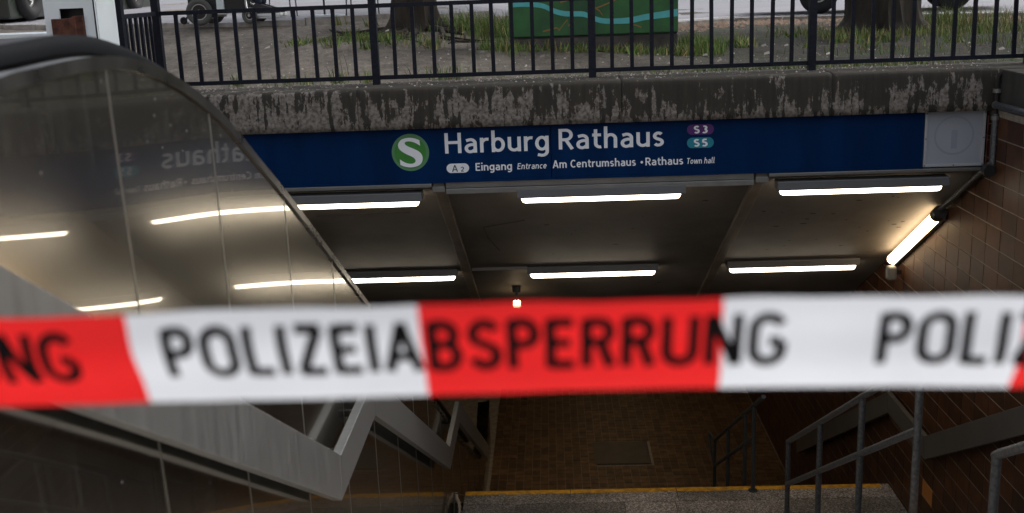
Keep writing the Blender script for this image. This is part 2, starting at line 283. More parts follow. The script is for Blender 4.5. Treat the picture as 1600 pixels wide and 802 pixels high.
# ------------------------------------------------------------------ mesh helpers
class MB:
    def __init__(s): s.v = []; s.f = []; s.mi = []; s.cur = 0
    def add(s, vs, fs):
        o = len(s.v); s.v += [tuple(p) for p in vs]
        for f in fs: s.f.append([o + i for i in f]); s.mi.append(s.cur)
        return s
    def box(s, x0, x1, y0, y1, z0, z1):
        return s.add([(x0, y0, z0), (x1, y0, z0), (x1, y1, z0), (x0, y1, z0), (x0, y0, z1), (x1, y0, z1), (x1, y1, z1), (x0, y1, z1)],
                     [(0, 3, 2, 1), (4, 5, 6, 7), (0, 1, 5, 4), (1, 2, 6, 5), (2, 3, 7, 6), (3, 0, 4, 7)])
    def obox(s, c, ax, ay, az):       # centre and three half vectors
        c, ax, ay, az = map(Vector, (c, ax, ay, az)); vs = []
        for k in (-1, 1):
            for i, j in ((-1, -1), (1, -1), (1, 1), (-1, 1)): vs.append(c + ax * i + ay * j + az * k)
        return s.add(vs, [(0, 3, 2, 1), (4, 5, 6, 7), (0, 1, 5, 4), (1, 2, 6, 5), (2, 3, 7, 6), (3, 0, 4, 7)])
    def prism(s, pts, d):             # planar outline extruded by vector d
        n = len(pts); pts = [Vector(p) for p in pts]; d = Vector(d)
        return s.add(pts + [p + d for p in pts], [tuple(range(n))[::-1], tuple(range(n, 2 * n))] + [(i, (i + 1) % n, n + (i + 1) % n, n + i) for i in range(n)])
    def tube(s, path, r, n=10, caps=True, closed=False):
        P = [Vector(p) for p in path]; N = len(P); rs = r if isinstance(r, (list, tuple)) else [r] * N
        up = None; rings = []
        for i, p in enumerate(P):
            a = P[(i - 1) % N] if (i or closed) else p; b = P[(i + 1) % N] if (i < N - 1 or closed) else p
            t = ((p - a).normalized() + (b - p).normalized()).normalized()
            if up is None:
                up = Vector((0, 0, 1)) if abs(t.z) < .9 else Vector((1, 0, 0))
            x = up.cross(t).normalized(); y = t.cross(x); up = y
            rings.append([p + (x * math.cos(2 * PI * k / n) + y * math.sin(2 * PI * k / n)) * rs[i] for k in range(n)])
        vs = [q for R in rings for q in R]; fs = []
        M = N if closed else N - 1
        for i in range(M):
            j = (i + 1) % N
            for k in range(n): fs.append((i * n + k, i * n + (k + 1) % n, j * n + (k + 1) % n, j * n + k))
        if caps and not closed: fs.append(tuple(range(n))[::-1]); fs.append(tuple(range((N - 1) * n, N * n)))
        return s.add(vs, fs)
    def cyl(s, c, ax, r, h, n=24):    # centre, axis unit, radius, half length
        c, ax = Vector(c), Vector(ax).normalized(); return s.tube([c - ax * h, c + ax * h], r, n)
    def torus(s, c, ax, R, r, n=32, m=10):
        c, ax = Vector(c), Vector(ax).normalized(); t = Vector((0, 0, 1)) if abs(ax.z) < .9 else Vector((1, 0, 0))
        u = ax.cross(t).normalized(); v = ax.cross(u)
        vs = []; fs = []
        for i in range(n):
            a = 2 * PI * i / n; d = u * math.cos(a) + v * math.sin(a)
            for j in range(m):
                b = 2 * PI * j / m; vs.append(c + d * (R + r * math.cos(b)) + ax * r * math.sin(b))
        for i in range(n):
            for j in range(m): fs.append((i * m + j, ((i + 1) % n) * m + j, ((i + 1) % n) * m + (j + 1) % m, i * m + (j + 1) % m))
        return s.add(vs, fs)
    def mesh(s, name, mats, smooth=False):
        me = bpy.data.meshes.new(name); me.from_pydata(s.v, [], s.f)
        for m in (mats if isinstance(mats, (list, tuple)) else [mats]): me.materials.append(m)
        for p, k in zip(me.polygons, s.mi): p.material_index = k
        bm = bmesh.new(); bm.from_mesh(me); bmesh.ops.recalc_face_normals(bm, faces=bm.faces); bm.to_mesh(me); bm.free()
        if smooth:
            for p in me.polygons: p.use_smooth = True
            try: me.set_sharp_from_angle(angle=math.radians(40))
            except Exception: pass
        return me
    def build(s, name, mats, parent=None, smooth=False, bevel=0, **tags):
        return link(name, s.mesh(name, mats, smooth), parent, bevel=bevel, **tags)

def tag(o, label=None, cat=None, group=None, kind=None):
    if label: o['label'] = label
    if cat: o['category'] = cat
    if group: o['group'] = group
    if kind: o['kind'] = kind
    return o
def wloc(o):      # world location of a translation-only parent
    return Vector(o['_w']) if '_w' in o else o.location.copy()
WL = {}
def link(name, me, parent=None, loc=(0, 0, 0), rot=None, bevel=0, **tags):
    o = bpy.data.objects.new(name, me); col.objects.link(o); o.location = loc
    if rot: o.rotation_euler = rot
    WL[o.name] = Vector((0, 0, 0))
    if parent is not None:
        o.parent = parent; o.matrix_parent_inverse = Matrix.Translation(-PW[parent.name]) if parent.name in PW else Matrix.Identity(4)
        if PROT.get(parent.name) is not None: o.matrix_parent_inverse = Matrix.Identity(4)
    if bevel:
        b = o.modifiers.new('bevel', 'BEVEL'); b.width = bevel; b.segments = 2; b.limit_method = 'ANGLE'
    tag(o, **tags); return o
PW = {}; PROT = {}
def thing(name, label, cat, loc=(0, 0, 0), group=None, kind=None, local=False, rz=0):
    """Empty at the thing's base. Parts are given in world coordinates unless local=True."""
    o = bpy.data.objects.new(name, None); col.objects.link(o); o.location = loc; o.rotation_euler = (0, 0, rz); o.empty_display_size = .1
    PW[o.name] = Vector(loc)
    if local: PROT[o.name] = True
    return tag(o, label, cat, group, kind)

def arc(cx, cy, rx, ry, a0, a1, n=14):
    return [(cx + rx * math.cos(math.radians(a0 + (a1 - a0) * i / n)), cy + ry * math.sin(math.radians(a0 + (a1 - a0) * i / n))) for i in range(n + 1)]
X_ = .72
def E_(cx=.27, w=.21): return arc(cx, .36, w, .29, 0, 360, 22)
GL = {
 'H': (.70, [[(.08, 0), (.08, 1)], [(.62, 0), (.62, 1)], [(.08, .53), (.62, .53)]]),
 'a': (.54, [[(.09, .60)] + arc(.27, .46, .185, .185, 100, 0, 10) + [(.455, .40), (.455, 0)], [(.455, .40), (.30, .40)] + arc(.25, .215, .165, .165, 100, 270, 10) + [(.34, .07), (.455, .16)]]),
 'r': (.37, [[(.08, 0), (.08, X_)], [(.08, .42)] + arc(.31, .42, .23, .225, 180, 92, 8) + [(.37, .64)]]),
 'b': (.56, [[(.08, 0), (.08, 1.06)], E_(.28)]), 'd': (.56, [[(.48, 0), (.48, 1.06)], E_(.27)]),
 'u': (.56, [[(.08, X_), (.08, .27)] + arc(.27, .26, .19, .19, 180, 300, 9) + [(.47, .16)], [(.48, X_), (.48, 0)]]),
 'g': (.56, [E_(.27), [(.48, X_), (.48, .0)] + arc(.27, -.03, .21, .20, 0, -100, 9) + [(.09, -.19)]]),
 'R': (.60, [[(.08, 0), (.08, 1)], [(.08, .93)] + arc(.30, .70, .22, .23, 90, -90) + [(.08, .47)], [(.30, .47), (.56, 0)]]),
 't': (.38, [[(.16, .93), (.16, .24)] + arc(.33, .24, .17, .175, 180, 275, 7) + [(.38, .075)], [(.02, .655), (.38, .655)]]),
 'h': (.56, [[(.08, 0), (.08, 1.06)], [(.08, .40)] + arc(.28, .44, .195, .21, 180, 0, 12) + [(.475, .40), (.475, 0)]]),
 'n': (.56, [[(.08, 0), (.08, X_)], [(.08, .40)] + arc(.28, .44, .195, .21, 180, 0, 12) + [(.475, .40), (.475, 0)]]),
 'm': (.86, [[(.08, 0), (.08, X_)], [(.08, .42)] + arc(.255, .47, .175, .18, 180, 0, 10) + [(.43, .42), (.43, 0)], [(.43, .42)] + arc(.605, .47, .175, .18, 180, 0, 10) + [(.78, .42), (.78, 0)]]),
 's': (.46, [arc(.23, .505, .15, .15, 35, 200, 9) + [(.16, .39), (.23, .36), (.32, .32)] + arc(.23, .205, .155, .14, 40, -150, 10)]),
 'E': (.54, [[(.08, 0), (.08, 1)], [(.08, .93), (.52, .93)], [(.08, .53), (.47, .53)], [(.08, .07), (.53, .07)]]),
 'i': (.16, [[(.08, 0), (.08, X_)], [(.08, .88), (.08, 1.04)]]), 'l': (.24, [[(.08, 1.06), (.08, .16)] + arc(.20, .17, .12, .10, 190, 270, 5) + [(.24, .07)]]),
 'c': (.48, [arc(.29, .36, .21, .29, 55, 305, 16)]), 'C': (.60, [arc(.36, .5, .28, .43, 48, 312, 20)]),
 'e': (.54, [arc(.28, .36, .20, .29, 4, 318, 18), [(.09, .37), (.48, .37)]]),
 'o': (.56, [E_(.28)]), 'A': (.66, [[(.05, 0), (.33, 1)], [(.61, 0), (.33, 1)], [(.15, .30), (.51, .30)]]),
 'T': (.58, [[(.29, 0), (.29, 1)], [(.02, .93), (.56, .93)]]),
 'w': (.80, [[(.04, X_), (.21, 0)], [(.21, 0), (.40, X_)], [(.40, X_), (.59, 0)], [(.59, 0), (.76, X_)]]),
 'S': (.55, [arc(.28, .72, .20, .21, 30, 190, 10) + [(.15, .57), (.28, .51), (.42, .45)] + arc(.28, .28, .205, .21, 45, -150, 12)]),
 '2': (.52, [arc(.26, .70, .18, .23, 165, -20, 12) + [(.38, .50), (.09, .10)], [(.05, .07), (.48, .07)]]),
 '3': (.52, [arc(.24, .73, .18, .20, 130, -90, 10), arc(.24, .28, .20, .22, 90, -140, 12)]),
 '5': (.52, [[(.12, .94), (.45, .94)], [(.12, .96), (.10, .52)], [(.10, .55)] + arc(.24, .31, .21, .24, 95, -140, 12)]), ' ': (.22, [])}
def glyph_mesh(name, s, xl, xr, zb, cap, y, mt, parent, hw=.072, gap=.11, shear=0.):
    wt = sum(GL[c][0] for c in s) + gap * (len(s) - 1); k = (xr - xl) / (wt + shear); x = 0; mb = MB(); lay = 0
    for c in s:
        w_, st = GL[c]
        for pl in st:
            pl = [Vector(p) for p in pl]; lay = (lay + 1) % 4; L = []
            for i, p in enumerate(pl):
                d = (pl[min(i + 1, len(pl) - 1)] - pl[max(i - 1, 0)])
                if len(pl) > 12 and (pl[0] - pl[-1]).length < 1e-4 and i in (0, len(pl) - 1): d = pl[1] - pl[-2]
                d.normalize(); nn = Vector((-d.y, d.x)) * hw
                for sg in (1, -1):
                    e = p + nn * sg; L.append((xl + (x + e.x + shear * e.y) * k, y - .0006 - .0002 * lay, zb + e.y * cap))
            mb.add(L, [(2 * i, 2 * i + 1, 2 * i + 3, 2 * i + 2) for i in range(len(pl) - 1)])
        x += w_ + gap
    return mb.build(name, mt, parent)
def smooth_path(pts, k=6, closed=False):
    out = []; n = len(pts); P = [Vector(p) for p in pts]
    rng = range(n if closed else n - 1)
    for i in rng:
        g = (lambda j: P[j % n]) if closed else (lambda j: P[max(0, min(n - 1, j))])
        p0, p1, p2, p3 = g(i - 1), g(i), g(i + 1), g(i + 2)
        for s in range(k):
            t = s / k
            out.append(.5 * ((2 * p1) + (-p0 + p2) * t + (2 * p0 - 5 * p1 + 4 * p2 - p3) * t * t + (-p0 + 3 * p1 - 3 * p2 + p3) * t ** 3))
    if not closed: out.append(P[-1])
    return out
def interp(tab, y):
    if y <= tab[0][0]: return tab[0][1]
    for (a, u), (b, v) in zip(tab, tab[1:]):
        if y <= b: return u + (v - u) * (y - a) / (b - a)
    return tab[-1][1]
def sm(t): t = max(0, min(1, t)); return t * t * (3 - 2 * t)

# ------------------------------------------------------------------ key dimensions (metres)
XL, XR = -1.086, 3.301           # mirror cladding plane, tiled wall plane
XW = -3.0                        # far left wall of the stairwell
YF = 8.5                         # facade plane
Z1, Z2, Z3 = -2.25, -4.306, -6.38
TAN = math.tan(math.radians(30))
FLOOR = [(.55, 0), (4.45, Z1), (5.6, Z1), (9.25, Z2), (10.52, Z2), (14.0, Z3), (30, Z3)]
def gz(x, y):                    # the street rises gently to the left and back
    return sm((2 - x) / 4) * (max(0, min(1, (y - 9.2) / 5)) * .36 + max(0, min(40, y - 14)) * .02)

# ------------------------------------------------------------------ SETTING: ground
def ground():
    mb = MB()
    def axis(pts):
        out = []
        for a, b, n in pts: out += [a + (b - a) * i / n for i in range(n)]
        return out + [pts[-1][1]]
    xs = axis([(-260, -40, 6), (-40, -12, 10), (-12, -3.2, 32), (-3.2, 3.45, 60), (3.45, 9, 26), (9, 40, 12), (40, 260, 6)])
    ys = axis([(8.9, 15, 84), (15, 25, 40), (25, 60, 20), (60, 500, 8)])
    W = len(xs); vs = []
    for y in ys:
        for x in xs:
            z = gz(x, y) - .03
            if y > 8.95 and abs(x) < 15 and y < 26:
                z += .05 * (noise.noise(Vector((x * .9, y * .9, 3))) ) * sm((y - 8.9) / .6) + .018 * noise.noise(Vector((x * 4, y * 4, 1)))
            vs.append((x, y, z))
    fs = [(j * W + i, j * W + i + 1, (j + 1) * W + i + 1, (j + 1) * W + i) for j in range(len(ys) - 1) for i in range(W - 1)]
    mb.add(vs, fs)
    # side and near sheets round the stairwell opening
    for a, b, c, d in ((-260, -3.4, -60, 8.9), (3.75, 260, -60, 8.9)):
        mb.add([(a, c, -.03), (b, c, -.03), (b, d, -.03), (a, d, -.03)], [(0, 1, 2, 3)])
    mb.add([(-3.4, -60, -.03), (3.75, -60, -.03), (3.75, .45, -.03), (-3.4, .45, -.03)], [(0, 1, 2, 3)])
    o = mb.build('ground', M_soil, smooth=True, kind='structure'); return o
ground()
# paved strip at the head of the stairs
MB().box(-3.4, 3.75, -6, .55, -.028, 0).build('pavement', M_concr, kind='structure')

# kerb line runs from the far left towards the near right
KL = [(-30, 27.5), (-12, 18.2), (-6.5, 14.7), (-3.9, 13.75), (-1.5, 14.6), (1.2, 17.2), (3.1, 18.7), (5, 18.0), (6.1, 17.2), (10, 15.2), (20, 11), (60, 3)]
def kerby(x): return interp(KL, x)
def road():
    mb = MB(); xs = [-60, -40, -30, -22, -16] + [-12 + .5 * i for i in range(64)] + [24, 30, 40, 60]; ds = [.13, .6, 1.2, 2, 3, 4.5, 7, 12, 30, 90, 300]
    vs = []
    for x in xs:
        k = kerby(x)
        for d in ds: vs.append((x, k + d, gz(x, k + d) - .026 + .02 + (.0 if abs(x) < 15 else .0)))
    W = len(ds)
    mb.add(vs, [(i * W + j, (i + 1) * W + j, (i + 1) * W + j + 1, i * W + j + 1) for i in range(len(xs) - 1) for j in range(W - 1)])
    mb.build('road', M_asph, smooth=True, kind='structure')
    k = thing('kerb', 'low pale kerb stones between the bare soil and the road', 'kerb', (0, kerby(0), gz(0, 17)), kind='structure')
    x = -12.0
    while x < 12:
        x2 = x + .75; a = Vector((x, kerby(x), 0)); b = Vector((x2, kerby(x2), 0)); d = (b - a).normalized(); nn = Vector((-d.y, d.x, 0)); c = (a + b) / 2 + nn * .07
        c.z = gz(c.x, c.y) - .03
        MB().obox(c, d * ((b - a).length / 2 - .006), nn * .06, (0, 0, .06)).build('kerb_stone', M_kerb, k)
        x = x2
    # white line along the road on the right and grit at its edge
    l = MB(); g = MB()
    for i in range(40):
        x = 1.4 + i * .25
        for mb_, d0, d1, zz in ((l, 1.35, 1.47, -.002),):
            ps = [(x, kerby(x) + d0, gz(x, kerby(x) + d0) + zz), (x + .25, kerby(x + .25) + d0, gz(x + .25, kerby(x) + d0) + zz), (x + .25, kerby(x + .25) + d1, gz(x + .25, kerby(x) + d1) + zz), (x, kerby(x) + d1, gz(x, kerby(x) + d1) + zz)]
            mb_.add(ps, [(0, 1, 2, 3)])
    l.build('road_marking', M_line, kind='structure')
    for i in range(2600):
        x = random.uniform(.6, 9); d = abs(random.gauss(0, .9)); y = kerby(x) - .1 - d; r = random.uniform(.012, .04)
        z = gz(x, y) - .03
        g.add([(x - r, y - r, z), (x + r, y - r * .6, z), (x + r * .4, y + r, z), (x, y, z + r * random.uniform(.7, 1.3))], [(0, 1, 3), (1, 2, 3), (2, 0, 3)])
    g.build('rubble', M_rubble, kind='stuff', label='pinkish gravel scattered along the kerb behind the railing', cat='gravel')
road()

# ------------------------------------------------------------------ SETTING: ledge, walls, ceiling
def ledge():
    t = thing('concrete_ledge', 'weathered mossy concrete beam above the blue station sign', 'ledge', (0, 8.7, -.31), kind='structure')
    xs = [XW, -1.46, .53, 2.09, XR + .5]
    for i in range(4):
        a, b = xs[i] + (.002 if i else -.4), xs[i + 1] - .002
        me = bpy.data.meshes.new('beam_segment'); bm = bmesh.new()
        nx = int((b - a) / .035); prof = [(8.44, -.311), (8.445, -.25), (8.445, -.2), (8.44, -.12), (8.445, -.05), (8.446, -.022), (8.458, -.004), (8.53, 0.002), (8.6, 0), (8.7, 0), (8.8, .002), (8.95, 0), (9.06, -.02), (9.08, -.31)]
        rows = []
        for k in range(nx + 1):
            x = a + (b - a) * k / nx; row = []
            for (y, z) in prof:
                e = .004 * noise.noise(Vector((x * 9, y * 8, z * 9))) + .004 * noise.noise(Vector((x * 34, y * 30, z * 34)))
                edge = (y < 8.54)
                row.append(bm.verts.new((x, y - (e if edge else 0), z + (e if y > 8.46 and y < 9.05 else (e if z > -.05 else 0)))))
            rows.append(row)
        for k in range(nx):
            for j in range(len(prof) - 1): bm.faces.new((rows[k][j], rows[k + 1][j], rows[k + 1][j + 1], rows[k][j + 1]))
            bm.faces.new((rows[k][-1], rows[k + 1][-1], rows[k + 1][0], rows[k][0]))
        bm.faces.new(rows[0]); bm.faces.new(rows[-1][::-1])
        bmesh.ops.recalc_face_normals(bm, faces=bm.faces); bm.to_mesh(me); bm.free(); me.materials.append(M_ledge)
        for p in me.polygons: p.use_smooth = True
        link('beam_segment', me, t)
ledge()
# side copings and walls
def coping(x0, x1, name, label):
    MB().box(x0, x1, .45, 8.43, -.30, -.004).build(name, M_dkconc, bevel=.01, label=label, cat='coping', kind='structure')
coping(XR + .004, XR + .46, 'coping', 'dark stained concrete coping on top of the brown tiled wall')
coping(XW - .4, XW - .004, 'coping', 'dark concrete coping behind the escalator under the white post')

def tiled_wall():
    t = thing('tiled_wall', 'brown glazed tile wall along the right side of the stairs', 'wall', (XR, .5, Z1), kind='structure')
    MB().box(XR + .001, XR + .4, .45, 26, Z3 - .4, -.302).build('grout_bed', M_grout, t)
    ty, tz, g = .272, .164, .009
    me = MB().box(-.0025, .004, -(ty - g) / 2, (ty - g) / 2, -(tz - g) / 2, (tz - g) / 2)
    mA, mB, mY = me.mesh('tile', M_tile), me.mesh('tile', M_tile2), me.mesh('tile', M_ytile)
    inv = cam.matrix_world.inverted(); cands = []; rest = []
    for i in range(-29, 65):
        y = 8.464 + ty * (i + .5)
        if y < .6 or y > 25.5: continue
        for k in range(-4, 36):
            z = -.84 - tz * (k + .5)
            if z > -.35 or z < interp(FLOOR, y) - .25: continue
            if y > 8.6 and z > max(-.76 - (y - 8.55) * TAN, -3.85) + .15: continue
            c = inv @ Vector((XR, y, z)); px = 800 + f_px * c.x / -c.z; py = 401 - f_px * c.y / -c.z
            vis = -c.z > 0 and -20 < px < 1625 and (-20 < py < 478 or 600 < py < 825)
            (cands if vis else rest).append((y, z))
    cands.sort(); parts, more = cands[:300], cands[300:]
    for y, z in parts:
        yel = abs(y - 9.40) < .136 and abs(z + 3.95) < .085
        link('tile', mY if yel else random.choice((mA, mA, mB)), t, (XR + random.uniform(-.001, .001), y, z), (random.gauss(0, .002), random.gauss(0, .003), random.gauss(0, .003)))
    s = MB()
    for y, z in more + rest:
        d = random.uniform(-.001, .001); hy, hz = (ty - g) / 2, (tz - g) / 2
        s.box(XR - .0025 + d, XR + .004 + d, y - hy, y + hy, z - hz, z + hz)
    s.build('tile_field', M_tilest, t, kind='stuff')
tiled_wall()
MB().box(XW - .4, XW, .45, 26, Z3 - .4, -.302).build('far_wall', M_grout, kind='structure')
MB().box(XW - .4, XR + .4, 26, 26.3, Z3 - .4, -3.5).build('passage_end_wall', M_grout, kind='structure')
MB().box(XW - .4, XR + .4, .3, .44, Z3, -.03).build('stairwell_front_wall', M_concr, kind='structure')

def ceiling():
    t = thing('ceiling', 'sloping brown grey ceiling panels over the station stairs', 'ceiling', (0, YF, -.8), kind='structure')
    TAN = .567; y0, z0, y1, z1 = 8.56, -.75, 13.75, -.75 - (13.75 - 8.56) * TAN
    jx = [XW, -.885, 1.60, XR]
    for i in range(3):
        a, b = jx[i] + .045, jx[i + 1] - .045
        if i == 0: a = XW + .002
        if i == 2: b = XR - .012
        ys = [8.62, 11.4, 13.75]
        for ya, yb in zip(ys, ys[1:]):
            za, zb = z0 - (ya - y0) * TAN, z0 - (yb - y0) * TAN
            MB().prism([(a, ya + .004, za), (a, yb - .004, zb), (a, yb - .004, zb + .06), (a, ya + .004, za + .06)], (b - a, 0, 0)).build('ceiling_panel', M_ceil, t)
    MB().prism([(XW + .002, 8.62, z0 + .10), (XW + .002, 13.8, z1 + .08), (XW + .002, 26, z1 + .08), (XW + .002, 26, z1 + .9), (XW + .002, 13.8, z1 + .9), (XW + .002, 9.1, z0 + .44), (XW + .002, 8.62, z0 + .44)], (XR - XW - .015, 0, 0)).build('ceiling_slab', M_ceil, t)
    MB().box(XW + .002, XR - .012, 13.76, 26, z1 - .01, z1 + .075).build('passage_ceiling', M_ceil, t)
    for x in (-.885, 1.60):        # joists
        ya, yb = 8.53, 13.75; za, zb = z0 - (ya - y0) * TAN, z1; w = .043
        MB().prism([(x - w, ya, za - .045), (x - w, yb, zb - .045), (x - w, yb, zb + .05), (x - w, ya, za + .05)], (2 * w, 0, 0)).build('joist', M_joist, t, bevel=.004)
        MB().box(x - w - .006, x + w + .006, 8.512, 8.545, -.815, -.772).build('joist_cap', M_trim, t, bevel=.003)
    # front trims under the sign, one per bay
    MB().box(XW + .01, -.936, 8.50, 8.56, -.775, -.745).build('front_trim', M_trim, t, bevel=.004)
    MB().box(-.83, 1.54, 8.53, 8.60, -.79, -.742).build('front_trim', M_trim, t, bevel=.004)
    MB().box(-.83, 1.54, 8.515, 8.56, -.835, -.792).build('front_trim', M_trim, t, bevel=.004)
    MB().box(1.65, XR - .05, 8.50, 8.56, -.772, -.746).build('front_trim', M_trim, t, bevel=.004)
    # scuffs and stain spots on panels
    s = MB()
    for i in range(46):
        x = random.choice([random.uniform(1.7, 3.1), random.uniform(-.8, 1.5), random.uniform(1.7, 3.1)]); y = random.uniform(9., 11.6)
        r = random.uniform(.005, .017); q = random.uniform(1, 2.6); n = 6
        ps = [(x + q * r * math.cos(k) * random.uniform(.7, 1.1), y + r * math.sin(k), z0 - (y + r * math.sin(k) - y0) * TAN - .0015) for k in [2 * PI * j / n for j in range(n)]]
        s.add(ps, [tuple(range(n))])
    for path in ([(-.62, 9.6), (-.25, 9.45)], [(-.62, 9.6), (-.6, 9.9), (-.52, 10.25)], [(-2.0, 9.2), (-1.2, 9.17)]):
        s.tube([(x, y, z0 - (y - y0) * TAN - .001) for x, y in path], .0035, 4)
    s.build('stain_spots', M_scuff, t, kind='stuff')
ceiling()

def stairs():
    t = thing('staircase', 'granite stairs descending to the station with yellow edged landings', 'stairs', (1.1, .55, 0), kind='structure')
    x0, x1 = -.984, XR - .004
    def flight(ya, za, yb, zb, n):
        r = (za - zb) / n; d = (yb - ya) / (n - 1)
        for i in range(n - 1):
            z = za - r * (i + 1); y = ya + d * i
            MB().box(x0, x1, y, y + d - .001, z - r - .05, z).build('step', M_granite, t)
    flight(.55, 0, 4.45, Z1, 14); flight(5.6, Z1, 9.25, Z2, 13); flight(10.52, Z2, 14.0, Z3, 13)
    MB().box(x0, x1, 4.45, 5.6, Z1 - .25, Z1 - .02).build('landing_slab', M_concr, t)
    MB().box(x0, x1, 9.25, 10.515, Z2 - .25, Z2 - .02).build('landing_slab', M_concr, t)
    for (ya, yb, z) in ((4.45, 5.6, Z1), (9.25, 10.52, Z2)):
        y = yb; row = 0
        while y > ya + .05:
            d = min(.295, y - ya)
            cuts = [x0, .09, 1.16, 2.23, x1] if row % 2 == 0 else [x0, -.45, .62, 1.12, 2.2, x1]
            for a, b in zip(cuts, cuts[1:]):
                MB().box(a + .003, b - .003, y - d + .005, y - .005 if row else y, z - .04, z).build('paving_slab', M_granite, t, bevel=.002)
            y -= d; row += 1
        xs = [x0 + .004, .09, 1.16, 2.23, x1 - .09]
        for a, b in zip(xs, xs[1:]):
            mb = MB(); n = 60; vs = []
            for i in range(n + 1):
                x = a + .004 + (b - a - .008) * i / n
                e = .012 * noise.noise(Vector((x * 6, 0, z))) + .008 * noise.noise(Vector((x * 23, 4, z)))
                vs += [(x, yb - .085 + e, z + .003), (x, yb - .003, z + .003), (x, yb + .0015, z + .0015), (x, yb + .0015, z - .045)]
            mb.add(vs, [(i * 4 + j, i * 4 + j + 1, i * 4 + j + 5, i * 4 + j + 4) for i in range(n) for j in range(3)])
            mb.build('nosing_strip', M_yellow, t)
    # gutter beside the cladding
    pr = [(y, interp(FLOOR, y) - .12) for y in (.55, 4.45, 5.6, 9.25, 10.52, 14.0)]
    MB().prism([(XL + .002, y, z) for y, z in pr] + [(XL + .002, y, z - .15) for y, z in pr[::-1]], (x0 - XL - .004, 0, 0)).build('gutter', M_dkconc, t)
stairs()

def passage_floor():
    t = thing('passage_floor', 'brown brick floor of the underground passage at the stair foot', 'floor', (1, 18, Z3), kind='structure')
    MB().box(XW, XR, 13.6, 26, Z3 - .2, Z3 - .012).build('floor_bed', M_grout, t)
    s = MB(); L, W_, g = .122, .118, .007; r = 0; y = 13.72
    while y < 25.9:
        x = XL + .05
        while x < XR - .05:
            a, b = max(x, XL + .02) + g / 2, min(x + L, XR - .02) - g / 2
            if not (.50 < (a + b) / 2 < 1.37 and 15.66 < y + W_ / 2 < 16.54) and b - a > .03:
                h = random.uniform(-.003, .002)
                s.box(a, b, y + g / 2, y + W_ - g / 2, Z3 - .03, Z3 + h)
            x += L
        y += W_; r += 1
    s.build('floor_bricks', M_paver, t, kind='stuff')
    h = MB().box(.515, 1.345, 15.685, 16.505, Z3 - .02, Z3 + .004).build('hatch', M_hatch, t, bevel=.004)
    f = MB()
    for a in ((.495, .511, 15.665, 16.525), (1.349, 1.365, 15.665, 16.525), (.511, 1.349, 15.665, 15.681), (.511, 1.349, 16.509, 16.525)):
        f.box(*a, Z3 - .02, Z3 - .004)
    f.build('hatch_frame', M_black, t)
passage_floor()

